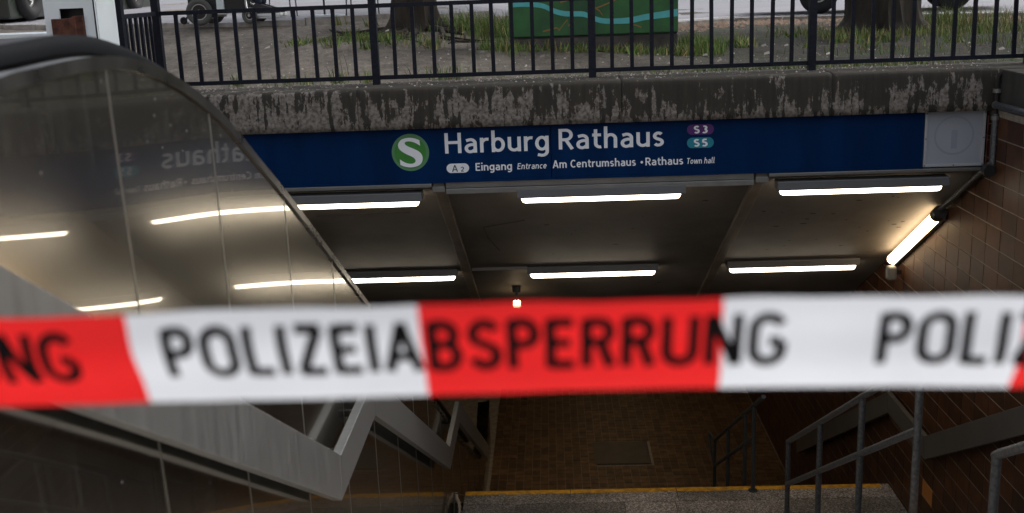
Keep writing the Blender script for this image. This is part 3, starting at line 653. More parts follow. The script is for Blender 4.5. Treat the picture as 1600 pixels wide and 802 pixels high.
# ------------------------------------------------------------------ station sign
def station_sign():
    t = thing('station_sign', 'long dark blue station name sign under the concrete beam', 'sign', (.2, 8.56, -.74))
    for a, b in ((XW + .02, -.010), (-.006, 2.806)):
        MB().box(a, b, 8.515, 8.60, -.735, -.318).build('sign_panel', M_blue, t, bevel=.003)
    MB().box(XW + .02, 2.806, 8.505, 8.513, -.742, -.728).build('bottom_rail', M_blue, t)
    y = 8.5145; c = (-1.087, -.499)
    def disc(name, r, yy, mt, n=64):
        MB().prism([(c[0] + r * math.cos(2 * PI * k / n), yy, c[1] + r * math.sin(2 * PI * k / n)) for k in range(n)], (0, .0012, 0)).build(name, mt, t)
    disc('round_emblem_edge', .144, y - .001, M_ring); disc('round_emblem', .123, y - .0022, M_green)
    # the white S: outline drawn by hand
    S = [(85, -112), (50, -126), (10, -134), (-40, -131), (-82, -115), (-106, -85), (-110, -60), (-100, -32), (-72, -6), (-30, 18), (10, 36), (34, 52), (46, 74), (36, 94), (8, 103), (-30, 99), (-66, 84), (-98, 62)]
    S2 = [(-94, 112), (-58, 128), (-5, 136), (50, 128), (92, 104), (110, 66), (106, 26), (82, -6), (40, -30), (-4, -48), (-38, -66), (-50, -84), (-38, -98), (-8, -101), (28, -95), (62, -80), (90, -62)]
    k = .144 / 165
    p1 = smooth_path([(a, b, 0) for a, b in S], 4); p2 = smooth_path([(a, b, 0) for a, b in S2], 4)
    th = math.radians(1.7)
    pts = []
    for p in p1 + p2:
        X, Z = p.x * k * .97, -p.y * k * .97
        pts.append((c[0] + X * math.cos(th) + Z * math.sin(th) , y - .0048, c[1] + Z * math.cos(th) - X * math.sin(th)))
    MB().prism(pts, (0, .0022, 0)).build('letter', M_signw, t)
    def T(s, a, b, z, cap, m=M_signw, **kw): glyph_mesh('lettering', s, a, b, z, cap, y, m, t, **kw)
    T('Harburg', -.821, -.022, -.516, .157)
    T('Rathaus', .051, .853, -.512, .157)
    T('Eingang', -.591, -.311, -.657, .060, hw=.08)
    T('Entrance', -.271, -.041, -.655, .047, shear=.14)
    T('Am Centrumshaus', .003, .638, -.655, .060, hw=.08)
    T('Rathaus', .711, .998, -.656, .060, hw=.08)
    T('Town hall', 1.023, 1.241, -.654, .045, shear=.14)
    MB().prism([(.683 + .010 * math.cos(2 * PI * k / 16), y, -.630 + .010 * math.sin(2 * PI * k / 16)) for k in range(16)], (0, -.0015, 0)).build('print_dot', M_signw, t)
    def pill(name, a, b, z0, z1, m):
        r = (z1 - z0) / 2; zc = (z0 + z1) / 2; pts = []
        for k in range(13): q = -PI / 2 + PI * k / 12; pts.append((b - r + r * math.cos(q), y, zc + r * math.sin(q)))
        for k in range(13): q = PI / 2 + PI * k / 12; pts.append((a + r + r * math.cos(q), y, zc + r * math.sin(q)))
        MB().prism(pts, (0, -.001, 0)).build(name, m, t)
    pill('number_field', -.815, -.641, -.668, -.596, M_signw)
    glyph_mesh('lettering', 'A', -.773, -.728, -.659, .052, y - .0015, M_signk, t, hw=.06)
    glyph_mesh('lettering', '2', -.706, -.680, -.659, .037, y - .0015, M_signk, t, hw=.07)
    pill('line_field', 1.027, 1.230, -.432, -.354, M_purple); pill('line_field', 1.027, 1.230, -.534, -.454, M_teal)
    for c_, a_, b_, z_ in (('S', 1.080, 1.120, -.421), ('3', 1.141, 1.181, -.421), ('S', 1.080, 1.120, -.522), ('5', 1.141, 1.181, -.522)):
        glyph_mesh('lettering', c_, a_, b_, z_, .056, y - .0015, M_signw, t, hw=.11)
station_sign()
def side_panel():
    t = thing('blank_light_box', 'square blank whitish panel at the right end of the blue sign', 'panel', (3.03, 8.55, -.74))
    MB().box(2.83, 3.245, 8.525, 8.60, -.718, -.318).build('face', M_paneli, t)
    f = MB()
    for a in ((2.812, 3.263, -.735, -.715), (2.812, 3.263, -.322, -.304), (2.812, 2.832, -.716, -.32), (3.243, 3.263, -.716, -.32)):
        f.box(a[0], a[1], 8.512, 8.56, a[2], a[3])
    f.build('frame', mat('panel_frame', (.42, .44, .47), .4), t, bevel=.002)
    for x in (2.822, 3.253):
        for z in (-.725, -.52, -.33): MB().cyl((x, 8.511, z), (0, 1, 0), .005, .002, 8).build('screw', M_black, t)
    MB().cyl((3.037, 8.511, -.725), (0, 1, 0), .005, .002, 8).build('screw', M_black, t)
    n = 48; R, r = .15, .135; vs = []; fs = []
    for k in range(n):
        a = 2 * PI * k / n
        for q in (R, r): vs.append((3.035 + q * math.cos(a), 8.5235, -.50 + q * math.sin(a)))
    fs = [(2 * k, 2 * ((k + 1) % n), 2 * ((k + 1) % n) + 1, 2 * k + 1) for k in range(n)]
    MB().add(vs, fs).build('faded_ring', M_panelr, t)
    MB().box(3.015, 3.06, 8.5232, 8.5245, -.60, -.46).build('faded_mark', M_panelr, t)
side_panel()

# ------------------------------------------------------------------ lamps
def ceil_z(y): return -.75 - (y - 8.56) * .567
def tube_lamp(xc, y, z, label, L=1.24, cool=True):
    t = thing('tube_lamp', label, 'lamp', (xc, y, z), group='tube lamps under the sloping ceiling')
    MB().box(xc - L / 2 - .03, xc + L / 2 + .03, y - (.092 if y < 9 else .045), y + .05, z + .020, z + .092).build('housing', M_fixture, t, bevel=.006)
    n = 14; pts = []; r = .026
    prof = [(-.032, .016), (-.032, -.004), (-.024, -.022), (-.008, -.031), (.012, -.031), (.028, -.022), (.036, -.004), (.036, .016)]
    vs = []; xs = [(-L / 2, .35), (-L / 2 + .012, .85), (-L / 2 + .03, 1), (L / 2 - .03, 1), (L / 2 - .012, .85), (L / 2, .35)]
    for dx, k in xs:
        for a, b in prof: vs.append((xc + dx, y + .002 + (a - .002) * k, z + .016 + (b - .016) * k))
    m = len(prof); fs = [(i * m + j, i * m + (j + 1) % m, (i + 1) * m + (j + 1) % m, (i + 1) * m + j) for i in range(5) for j in range(m)]
    fs += [tuple(range(m))[::-1], tuple(range(5 * m, 6 * m))]
    MB().add(vs, fs).build('diffuser', M_lampc if cool else M_lamp, t, smooth=True)
    for s in (-1, 1): MB().cyl((xc + s * (L / 2 + .008), y, z + .012), (1, 0, 0), .012, .008, 10).build('end_socket', M_black, t)
tube_lamp(-1.67, 8.60, -.905, 'lit tube lamp behind the steel cladding, nearest row left end')
tube_lamp(.37, 8.60, -.905, 'lit tube lamp in the nearest row between the two ceiling joists')
tube_lamp(2.37, 8.60, -.905, 'lit tube lamp in the nearest row beside the right tiled wall')
tube_lamp(-1.62, 10.8, -2.105, 'lit tube lamp behind the steel cladding, second row left end')
tube_lamp(.37, 10.8, -2.105, 'lit tube lamp in the second row between the two joists')
tube_lamp(2.34, 10.8, -2.105, 'lit tube lamp in the second row right of the right joist')
MB().box(-.83, -.28, 10.78, 10.82, ceil_z(10.8) - .02, ceil_z(10.8) + .02).build('cable_duct', M_trim, label='thin cable duct left of the middle lamp in the second row', cat='duct')
def wall_lamp():
    a, b = Vector((3.225, 9.36, -1.30)), Vector((3.225, 10.55, -1.30 - 1.19 * TAN)); d = (b - a).normalized(); up = Vector((1, 0, 0)).cross(d).normalized()
    if up.z < 0: up = -up
    t = thing('wall_tube_lamp', 'bright slanted tube lamp in the corner of ceiling and tiled wall', 'lamp', tuple(a))
    c = (a + b) / 2; h = (b - a).length / 2
    MB().obox(c + Vector((.040, 0, 0)), d * (h + .04), Vector((.022, 0, 0)), up * .05).build('housing', M_fixture, t, bevel=.006)
    n = 12; vs = []
    ax2 = Vector((-1, 0, 0))
    for q, k in ((-h, .55), (-h + .02, 1), (h - .03, 1), (h, .6)):
        for j in range(n + 1):
            e = -PI / 2 + PI * j / n
            vs.append(c + Vector((.018, 0, 0)) + d * q + (ax2 * math.cos(e) * .062 + up * math.sin(e) * .052) * k)
    m = n + 1
    fs = [(i * m + j, i * m + (j + 1) % m, (i + 1) * m + (j + 1) % m, (i + 1) * m + j) for i in range(3) for j in range(m)] + [tuple(range(m)), tuple(range(3 * m, 4 * m))]
    MB().add(vs, fs).build('diffuser', M_lamp, t, smooth=True)
    MB().cyl(a - d * .055, d, .058, .05, 20).build('end_cap', M_black, t, smooth=True)
    MB().tube([a - d * .05 + up * .02, a - d * .9 + up * .02 + Vector((.02, 0, 0)), a - d * 1.16 + up * .02 + Vector((.03, 0, 0))], .022, 12).build('conduit', M_galv, t, smooth=True)
    MB().cyl((3.24, 8.35, -.745), (0, 1, 0), .045, .03, 16).build('junction_box', M_black, t, smooth=True)
wall_lamp()
t = thing('loudspeaker', 'small grey loudspeaker on the tiled wall below the slanted lamp', 'speaker', (3.22, 10.45, -2.14))
MB().box(3.16, 3.25, 10.41, 10.50, -2.155, -2.02).build('case', M_fixture, t, bevel=.018)
MB().box(3.25, 3.296, 10.44, 10.47, -2.10, -2.06).build('bracket', M_black, t)
for i, (x, y) in enumerate(((-.05, 14.6), (1.1, 16.2), (1.1, 19), (1.1, 22.5))):
    t = thing('passage_lamp', 'lit lamp on the passage ceiling, row place %s from the stairs' % ('first', 'second', 'third', 'last')[i], 'lamp', (x, y, -3.83), group='lamps of the underground passage')
    zc = ceil_z(13.75) - .012
    MB().box(x - .06, x + .06, y - .6, y + .6, zc - .04, zc).build('housing', M_fixture, t, bevel=.006)
    MB().box(x - .05, x + .05, y - .58, y + .58, zc - .09, zc - .042).build('diffuser', M_lamp, t, bevel=.015)
# hanging lamp seen end-on just above the tape
t = thing('pendant_lamp', 'small hanging lamp far down the stairs, just over the barrier tape', 'lamp', (-.42, 11.5, -2.7))
zc = ceil_z(11.5); PX, PY = -.42, 11.5
MB().cyl((PX, PY, zc - .02), (0, 0, 1), .045, .03, 16).build('mount', M_black, t)
MB().tube([(PX, PY, zc - .04), (PX, PY, zc - .15)], .012, 8).build('stem', M_black, t)
MB().tube([(PX, PY, zc - .15), (PX, PY, zc - .16), (PX, PY, zc - .22), (PX, PY, zc - .235)], [.025, .04, .04, .022], 16).build('globe', M_lamp, t, smooth=True)

# ------------------------------------------------------------------ steel cladding and escalator on the left
SIL = [(1.30, -.25), (1.32, .05), (1.42, .30), (1.62, .48), (1.9, .575), (2.203, .611), (2.347, .616), (2.509, .620), (2.691, .618), (2.897, .600), (3.128, .554), (3.39, .472), (3.694, .348), (4.049, .164), (4.438, -.041), (5.032, -.373), (6.185, -1.026), (14.0, -5.47), (16.3, -5.55)]
def sil(y): return interp([(p.x, p.y) for p in SILS], y)
SILS = [Vector((a, b, 0)) for a, b in SIL[:5]]
SILS = [SILS[0]] + smooth_path([(a, b, 0) for a, b in SIL], 6)
TILT = [(1.4, .022), (2.4, .026), (2.9, .020), (3.1, .014), (3.7, .004), (4.5, 0), (20, 0)]
def warp(y, z):      # the sheet leans and bellies very slightly, more towards the near end
    t = sum(interp(TILT, y + d) for d in (-.3, -.2, -.1, 0, .1, .2, .3)) / 7; zc = max(z, -1.25)
    zl = .26 - .15 * (y - 2.35); u = (zl + .30 - zc) / .30
    G = 0 if u < 0 else (.30 * (u ** 3 - u ** 4 / 2) if u < 1 else .15 + (u - 1) * .30)
    return t * (.14 - .45 * zc + .75 * G) + .004 * sm((5.5 - y) / 2) * min(1, max(0, -.2 - z)) ** 2 + .0003 * math.sin(y * 5.3 + 1) + .0003 * math.sin(z * 7 + y * 2)
def cladding():
    t = thing('steel_cladding', 'polished stainless steel side wall of the escalator with curved top edge', 'cladding', (XL, 4, Z1))
    js = [1.42, 2.745, 3.53, 4.41, 5.26, 6.11, 6.96, 7.81, 8.66, 9.51, 10.36, 11.21, 12.06, 12.91, 13.76, 14.61, 15.46, 16.3]
    for a, b in zip(js, js[1:]):
        ny, nz = (16 if a < 7 else 4), (26 if a < 7 else 6); rows = []; vs = []
        lo_a = 1.42
        for i in range(ny + 1):
            y = a + .003 + (b - a - .006) * i / ny
            top = sil(y) - .004; bot = interp(FLOOR, y) - .35
            for j in range(nz + 1):
                z = bot + (top - bot) * j / nz
                vs.append((XL + warp(y, z), y, z))
        o = len(vs)
        vs += [(v[0] - .02, v[1], v[2]) for v in vs]
        W = nz + 1; fs = []
        for i in range(ny):
            for j in range(nz):
                q = (i * W + j, (i + 1) * W + j, (i + 1) * W + j + 1, i * W + j + 1)
                fs.append(q); fs.append(tuple(o + k for k in q[::-1]))
        for i in range(ny):
            fs.append((i * W, (i + 1) * W, o + (i + 1) * W, o + i * W)); fs.append((i * W + nz, (i + 1) * W + nz, o + (i + 1) * W + nz, o + i * W + nz))
        for j in range(nz):
            fs.append((j, j + 1, o + j + 1, o + j)); e = ny * W; fs.append((e + j, e + j + 1, o + e + j + 1, o + e + j))
        MB().add(vs, fs).build('steel_panel', M_steel, t, smooth=True)
    for y in js[1:-1]:
        n = 20; mb = MB(); top = sil(y) - .03; bot = interp(FLOOR, y) - .3; vs = []
        for k in range(n + 1):
            z = bot + (top - bot) * k / n; x = XL + warp(y, z)
            vs += [(x - .004, y - .0045, z), (x + .0018, y - .0035, z), (x + .0018, y + .0035, z), (x - .004, y + .0045, z)]
        mb.add(vs, [(i * 4 + j, i * 4 + (j + 1) % 4, i * 4 + 4 + (j + 1) % 4, i * 4 + 4 + j) for i in range(n) for j in range(4)])
        mb.build('joint_strip', M_joint, t)
    # rim along the curved top
    pts = [p for p in SILS[1:]]; vs = []
    for i, p in enumerate(pts):
        a = pts[max(0, i - 1)]; b = pts[min(len(pts) - 1, i + 1)]; d = (b - a).normalized(); nn = Vector((d.y, -d.x, 0)); w = .033
        w0 = warp(p.x, p.y) if p.x > 1.42 else warp(1.42, p.y)
        q = p + nn * w
        vs += [(XL + w0 + .010, p.x, p.y), (XL + w0 + .010, q.x, q.y), (XL + w0 - .002, q.x, q.y), (XL + w0 - .03, p.x, p.y)]
    MB().add(vs, [(i * 4 + j, i * 4 + (j + 1) % 4, i * 4 + 4 + (j + 1) % 4, i * 4 + 4 + j) for i in range(len(pts) - 1) for j in range(4)]).build('edge_rim', M_trimst, t, smooth=True)
    MB().tube([(XL - .02, 1.35, -.25), (XL - .02, 1.35, -1.3)], .075, 20).build('rounded_end', M_satin, t, smooth=True)
cladding()

def handrail_board(x_front, thick, label, loc, M_satin=M_satin):
    """wide flat steel handrail board following the flights, level at the landings"""
    t = thing('handrail_board', label, 'handrail board', loc)
    top = [(1.15, .735), (4.652, -1.287), (5.66, -1.287), (9.307, -3.276), (10.40, -3.276), (14.3, -5.43)]; W = .197
    bot = []
    for i, (y, z) in enumerate(top):
        ns = []
        for a, b in ((i - 1, i), (i, i + 1)):
            if a < 0 or b >= len(top): continue
            d = Vector((top[b][0] - top[a][0], top[b][1] - top[a][1])).normalized(); ns.append(Vector((d.y, -d.x)))
        n = sum(ns, Vector((0, 0))).normalized(); k = W / n.dot(ns[0]); bot.append((y + n.x * k, z + n.y * k))
    for i in range(len(top) - 1):
        e = .0015
        (ya, za), (yb, zb), (yc, zc), (yd, zd) = top[i], top[i + 1], bot[i + 1], bot[i]
        MB().prism([(x_front, ya + e, za), (x_front, yb - e, zb), (x_front, yc - e, zc), (x_front, yd + e, zd)], (thick, 0, 0)).build('board_section', M_satin, t, bevel=.003)
        L = math.hypot(yb - ya, zb - za); n = max(1, int(L / 1.6))
        for k in range(n + 1):
            q = (k + .5) / (n + 1); y, z = ya + (yb - ya) * q, za + (zb - za) * q - W / 2
            xa, xb = (XL - .01, x_front + thick) if thick < 0 else (x_front + thick, XR)
            MB().box(min(xa, xb), max(xa, xb), y - .015, y + .015, z - .015, z + .015).build('bracket', M_trimst, t)
    return t
handrail_board(-.986, -.045, 'wide steel handrail board zigzagging along the polished steel side wall', (-.986, 4.5, -1.54))
handrail_board(3.201, .045, 'wide steel handrail board, coloured as in shade, following the stairs along the brown tiled wall', (3.201, 9.3, -3.5), M_satin_shade)

def escalator():
    t = thing('escalator', 'escalator with black rubber handrails behind the steel side wall', 'escalator', (-1.8, 2, 0))
    top = [(1.35, -.1), (1.33, .2), (1.45, .45), (1.75, .59), (2.2, .645), (2.63, .662), (2.894, .664), (3.11, .642), (3.38, .585), (3.65, .505), (4.0, .375), (4.37, .215), (4.8, -.01), (6., -.69), (14, -5.2)]
    path = smooth_path([(y, z, 0) for y, z in top], 5)
    for x in (-1.27, -2.45):
        vs = []; prof = [(-.045, -.045), (-.045, -.015), (-.035, 0), (.035, 0), (.045, -.015), (.045, -.045), (.03, -.06), (-.03, -.06)]
        for i, p in enumerate(path):
            a = path[max(0, i - 1)]; b = path[min(len(path) - 1, i + 1)]; d = (b - a).normalized(); nn = Vector((-d.y, d.x, 0))
            if i == 0: nn = Vector((-1, 0, 0))
            for u, v in prof:
                q = p + nn * v; vs.append((x + u, q.x, q.y))
        m = len(prof)
        MB().add(vs, [(i * m + j, i * m + (j + 1) % m, (i + 1) * m + (j + 1) % m, (i + 1) * m + j) for i in range(len(path) - 1) for j in range(m)] + [tuple(range(m))]).build('rubber_handrail', M_rubber, t, smooth=True)
        pts = [(x - .012, p.x, p.y - .062) for p in path[4:]]
        bot = [(x - .012, p.x, min(p.y - .35, -.0 - max(0, p.x - 3) * TAN - .25)) for p in path[4:]]
        n = len(pts); vs = pts + bot + [(a + .024, b, c) for a, b, c in pts + bot]
        fs = []
        for i in range(n - 1):
            fs += [(i, i + 1, n + i + 1, n + i), (2 * n + i, 2 * n + i + 1, 3 * n + i + 1, 3 * n + i), (i, i + 1, 2 * n + i + 1, 2 * n + i), (n + i, n + i + 1, 3 * n + i + 1, 3 * n + i)]
        MB().add(vs, fs).build('balustrade', M_satin, t, smooth=True)
    # deck strip between cladding and balustrade
    vs = []
    dk = [p for p in SILS[1:] if p.x > 1.45]
    for p in dk: vs += [(XL - .022, p.x, p.y - .02), (-1.255, p.x, p.y - .035)]
    MB().add(vs, [(2 * i, 2 * i + 1, 2 * i + 3, 2 * i + 2) for i in range(len(dk) - 1)]).build('deck', M_trimst, t)
    for i in range(24):
        y = 1.6 + i * .4; z = -.18 - max(0, y - 3) * .2 * TAN / .2
        MB().box(-2.38, -1.33, y, y + .395, z - .25, z).build('step', M_trimst, t)
escalator()

# small triangular bracket with cord at the foot of the cladding
t = thing('corner_bracket', 'thin metal triangle bracket in the gutter left of the yellow nosing', 'bracket', (-1.04, 9.9, Z2))
MB().tube([(-1.06, 9.95, Z2 - .1), (-1.045, 10.05, Z2 + .22)], .006, 6).build('upright', M_joint, t)
MB().tube([(-1.045, 10.05, Z2 + .22), (-.995, 10.42, Z2 + .005)], .006, 6).build('brace', M_joint, t)
t = thing('cord', 'pale beaded cord lying in the gutter left of the yellow nosing', 'cord', (-1.05, 10.3, Z2))
p = smooth_path([(-1.075, 10.5, Z2 + .0), (-1.06, 10.4, Z2 - .01), (-1.03, 10.3, Z2 - .03), (-1.01, 10.1, Z2 - .07), (-1.0, 9.9, Z2 - .09)], 5)
MB().tube(p, [.012 + .008 * (i % 2) for i in range(len(p))], 8).build('strand', M_ropeb, t)

# ------------------------------------------------------------------ stair railings (galvanised tube)
XRAIL = 1.92
def tube_rail(name, label, posts, top, mid, extra=(), M_galv=M_galv):
    t = thing(name, label, 'railing', (XRAIL, posts[0][0], posts[0][1]))
    for y, zb, zt in posts: MB().tube([(XRAIL, y, zb), (XRAIL, y, zt)], .0215, 14).build('post', M_galv, t, smooth=True)
    MB().tube(top, .0215, 14).build('top_rail', M_galv, t, smooth=True)
    if mid: MB().tube(mid, .0215, 14).build('middle_rail', M_galv, t, smooth=True)
    for e in extra: MB().tube(e, .018, 12).build('end_loop', M_galv, t, smooth=True)
    for y, zb, zt in posts: MB().cyl((XRAIL, y, zb + .006), (0, 0, 1), .045, .006, 16).build('foot_plate', M_galv, t)
def rz(y): return -3.094 + (8.84 - y) * .575
tube_rail('stair_railing', 'grey tube railing in the middle flight right of the stairs',
          [(y, interp(FLOOR, y), rz(y)) for y in (8.84, 7.78, 6.73, 5.68)],
          [(XRAIL, 8.86, rz(8.86) - .0), (XRAIL, 5.68, rz(5.68)), (XRAIL, 5.55, rz(5.6))],
          [(XRAIL, 8.84, rz(8.84) - .39), (XRAIL, 5.68, rz(5.68) - .39)])
tube_rail('stair_railing', 'grey tube railing of the nearest flight, cut by the right photo edge',
          [(4.64, Z1, -1.345), (3.6, interp(FLOOR, 3.6), -.73), (2.5, interp(FLOOR, 2.5), -.10), (1.4, interp(FLOOR, 1.4), .53)],
          [(XRAIL, 4.655, -1.36), (XRAIL, 4.62, -1.335), (XRAIL, 1.0, .76)],
          [(XRAIL, 3.6, -1.12), (XRAIL, 1.4, .14)])
def rc(y): return -4.877 + (13.02 - y) * .572
tube_rail('stair_railing', 'dark tube railing of the far lower flight with looped end',
          [(13.02, interp(FLOOR, 13.02), rc(13.02)), (12.0, interp(FLOOR, 12.0), rc(12.0)), (10.9, interp(FLOOR, 10.9), rc(10.9)), (10.42, Z2, rc(10.42))],
          [(XRAIL, 13.04, rc(13.04)), (XRAIL, 9.95, rc(9.95))],
          [(XRAIL, 13.02, rc(13.02) - .34), (XRAIL, 10.42, rc(10.42) - .34)],
          [[(XRAIL, 13.0, rc(13.0)), (XRAIL - .02, 13.3, rc(13.02) - .02), (XRAIL - .02, 13.38, rc(13.02) - .08), (XRAIL - .02, 13.3, rc(13.02) - .2), (XRAIL, 13.02, rc(13.02) - .34)]], mat('dark_rail_paint', (.035, .04, .042), .5))

# ------------------------------------------------------------------ pipes on the right
t = thing('drain_pipe', 'grey vertical pipe between the blank white panel and the tiled wall', 'pipe', (3.28, 8.39, -.77))
MB().tube([(3.283, 8.39, -.76), (3.283, 8.39, -.33)], .026, 14).build('pipe', M_galv, t, smooth=True)
MB().tube([(3.283, 8.39, -.33), (3.278, 8.39, -.10), (3.285, 8.39, -.05), (3.31, 8.39, -.022), (3.36, 8.39, -.012), (3.9, 8.3, -.012)], .014, 10).build('cable_sleeve', M_dkconc, t, smooth=True)
for z in (-.75, -.36, -.16): MB().cyl((3.283, 8.39, z), (0, 0, 1), .033, .014, 14).build('clamp', M_trim, t, smooth=True)
MB().tube([(3.235, 8.40, -.74), (3.235, 8.40, -.34)], .004, 6).build('thin_wire', M_rust, t)
for z in (-.40, -.52, -.66): MB().tube([(3.235, 8.40, z), (3.275, 8.395, z - .01)], .004, 6).build('wire_tie', M_rust, t)
t = thing('wall_handrail', 'short grey handrail tube on top of the tiled wall at right', 'handrail', (3.29, 8.3, -.3))
MB().tube([(3.27, 8.36, -.262), (3.27, 8.2, -.262), (3.27, 1., -.2)], .026, 14).build('tube', M_galv, t, smooth=True)
MB().cyl((3.27, 8.365, -.262), (0, 1, 0), .029, .008, 14).build('end_plug', M_trim, t, smooth=True)
for y in (7.8, 6, 4, 2): MB().tube([(3.27, y, -.262 + (8.2 - y) * .0086), (3.31, y, -.262 + (8.2 - y) * .0086)], .01, 8).build('bracket', M_galv, t)

# ------------------------------------------------------------------ fence on the ledge
def fence(label, P0, P1, n_bays, first_post=True, last_post=True, bars=10, zoff=0):
    a, b = Vector(P0), Vector(P1); d = (b - a); L = d.length; d.normalize(); nn = Vector((-d.y, d.x, 0))
    t = thing('metal_fence', label, 'fence', tuple(a))
    bar = MB().box(-.0145, .0145, -.010, .010, .058, .59).mesh('bar', M_fence)
    post = MB().box(-.028, .028, -.028, .028, -.01, .80).mesh('post', M_fence)
    ang = math.atan2(d.y, d.x)
    for i in range(n_bays + 1):
        if (i == 0 and not first_post) or (i == n_bays and not last_post): continue
        link('post', post, t, a + d * L * i / n_bays, (0, 0, ang))
        c = a + d * L * i / n_bays
        MB().cyl(c + Vector((0, 0, .80)), (0, 0, 1), .03, .008, 12).build('post_cap', M_fence, t)
    for i in range(n_bays):
        p, q = a + d * (L * i / n_bays + .025), a + d * (L * (i + 1) / n_bays - .025); c = (p + q) / 2; h = (q - p).length / 2
        for z in (.604, .056): MB().obox(c + Vector((0, 0, z)), d * h, nn * .014, (0, 0, .016)).build('rail', M_fence, t)
        for k in range(1, bars + 1):
            o = link('bar', bar, t, a + d * (L * (i + k / (bars + 1)) / n_bays) + Vector((random.uniform(-.002, .002), 0, 0)), (random.gauss(0, .003), random.gauss(0, .005), ang + random.gauss(0, .02)))
FY = 8.8
fence('dark blue metal bar fence standing on the mossy concrete beam', (-3.04, FY, 0), (3.70, FY, 0), 4)
fence('short dark fence section running beside the white post at left', (-3.04, 8.03, 0), (-3.04, FY - .03, 0), 1, True, False, bars=6)
fence('dark metal fence on the right coping above the tiled wall', (3.62, 1.2, 0), (3.62, 8.7, 0), 4, bars=10)
# nearest visible fence of the stairwell is done; white box post on the coping
def white_post():
    t = thing('white_box_post', 'white square metal post with a rusty cut-out at upper left', 'post', (-3.2, 7.78, 0))
    x0, x1, y0, y1 = -3.385, -3.035, 7.60, 7.95; zb = .41
    hx0, hx1, hz0, hz1 = -3.28, -3.115, .475, .68
    f = MB(); f.box(x0, hx0, y0, y0 + .012, zb, 2.1); f.box(hx1, x1, y0, y0 + .012, zb, 2.1); f.box(hx0, hx1, y0, y0 + .012, hz1, 2.1); f.box(hx0, hx1, y0, y0 + .012, zb, hz0)
    f.build('front_panel', M_white, t)
    MB().box(x1, x1 + .006, y0 + .014, y1, zb, 2.1).build('side_panel', M_white, t)
    MB().box(x0, x0 + .006, y0 + .014, y1, zb, 2.1).build('side_panel', M_white, t)
    MB().box(x0 + .01, x1 - .004, y1 - .012, y1 - .002, zb, 2.1).build('rear_panel', M_white, t)
    MB().box(x0, x1, y0, y1, 2.101, 2.13).build('cap', M_white, t)
    MB().box(x0 + .012, x1 - .006, y0 + .1, y0 + .11, zb, 2.08).build('inner_plate', M_black, t)
    MB().box(x1 - .012, x1 - .002, y0 - .002, y0 + .012, zb, 2.1).build('corner_gap', M_black, t)
    MB().box(hx0 - .05, hx1 - .06, y0 - .035, y0 + .08, hz0 - .06, hz1 - .065).build('rusty_block', M_rust, t, bevel=.004)
    MB().box(hx1 - .075, hx1 - .002, y0 - .025, y0 + .06, hz0 + .01, hz1 - .05).build('rusty_block', M_rust, t, bevel=.004)
    MB().box(hx1 - .09, hx1 - .05, y0 - .045, y0 - .02, hz0 - .06, hz1 - .06).build('rusty_block', M_rust, t, bevel=.004)
    MB().box(x0 + .05, x1 - .05, y0 + .05, y1 - .05, 0, zb).build('plinth', M_dkconc, t)
white_post()
def bench():
    t = thing('slatted_bench', 'white slatted bench beyond the escalator handrail at far left', 'bench', (-4.4, 9.4, 0))
    for k in range(4): MB().box(-5.3, -3.72, 9.2 + k * .10, 9.285 + k * .10, .44, .475).build('slat', M_white, t, bevel=.004)
    for x in (-5.1, -3.95):
        for y in (9.22, 9.55): MB().box(x, x + .05, y, y + .05, -.04, .438).build('leg', M_black, t)
bench()

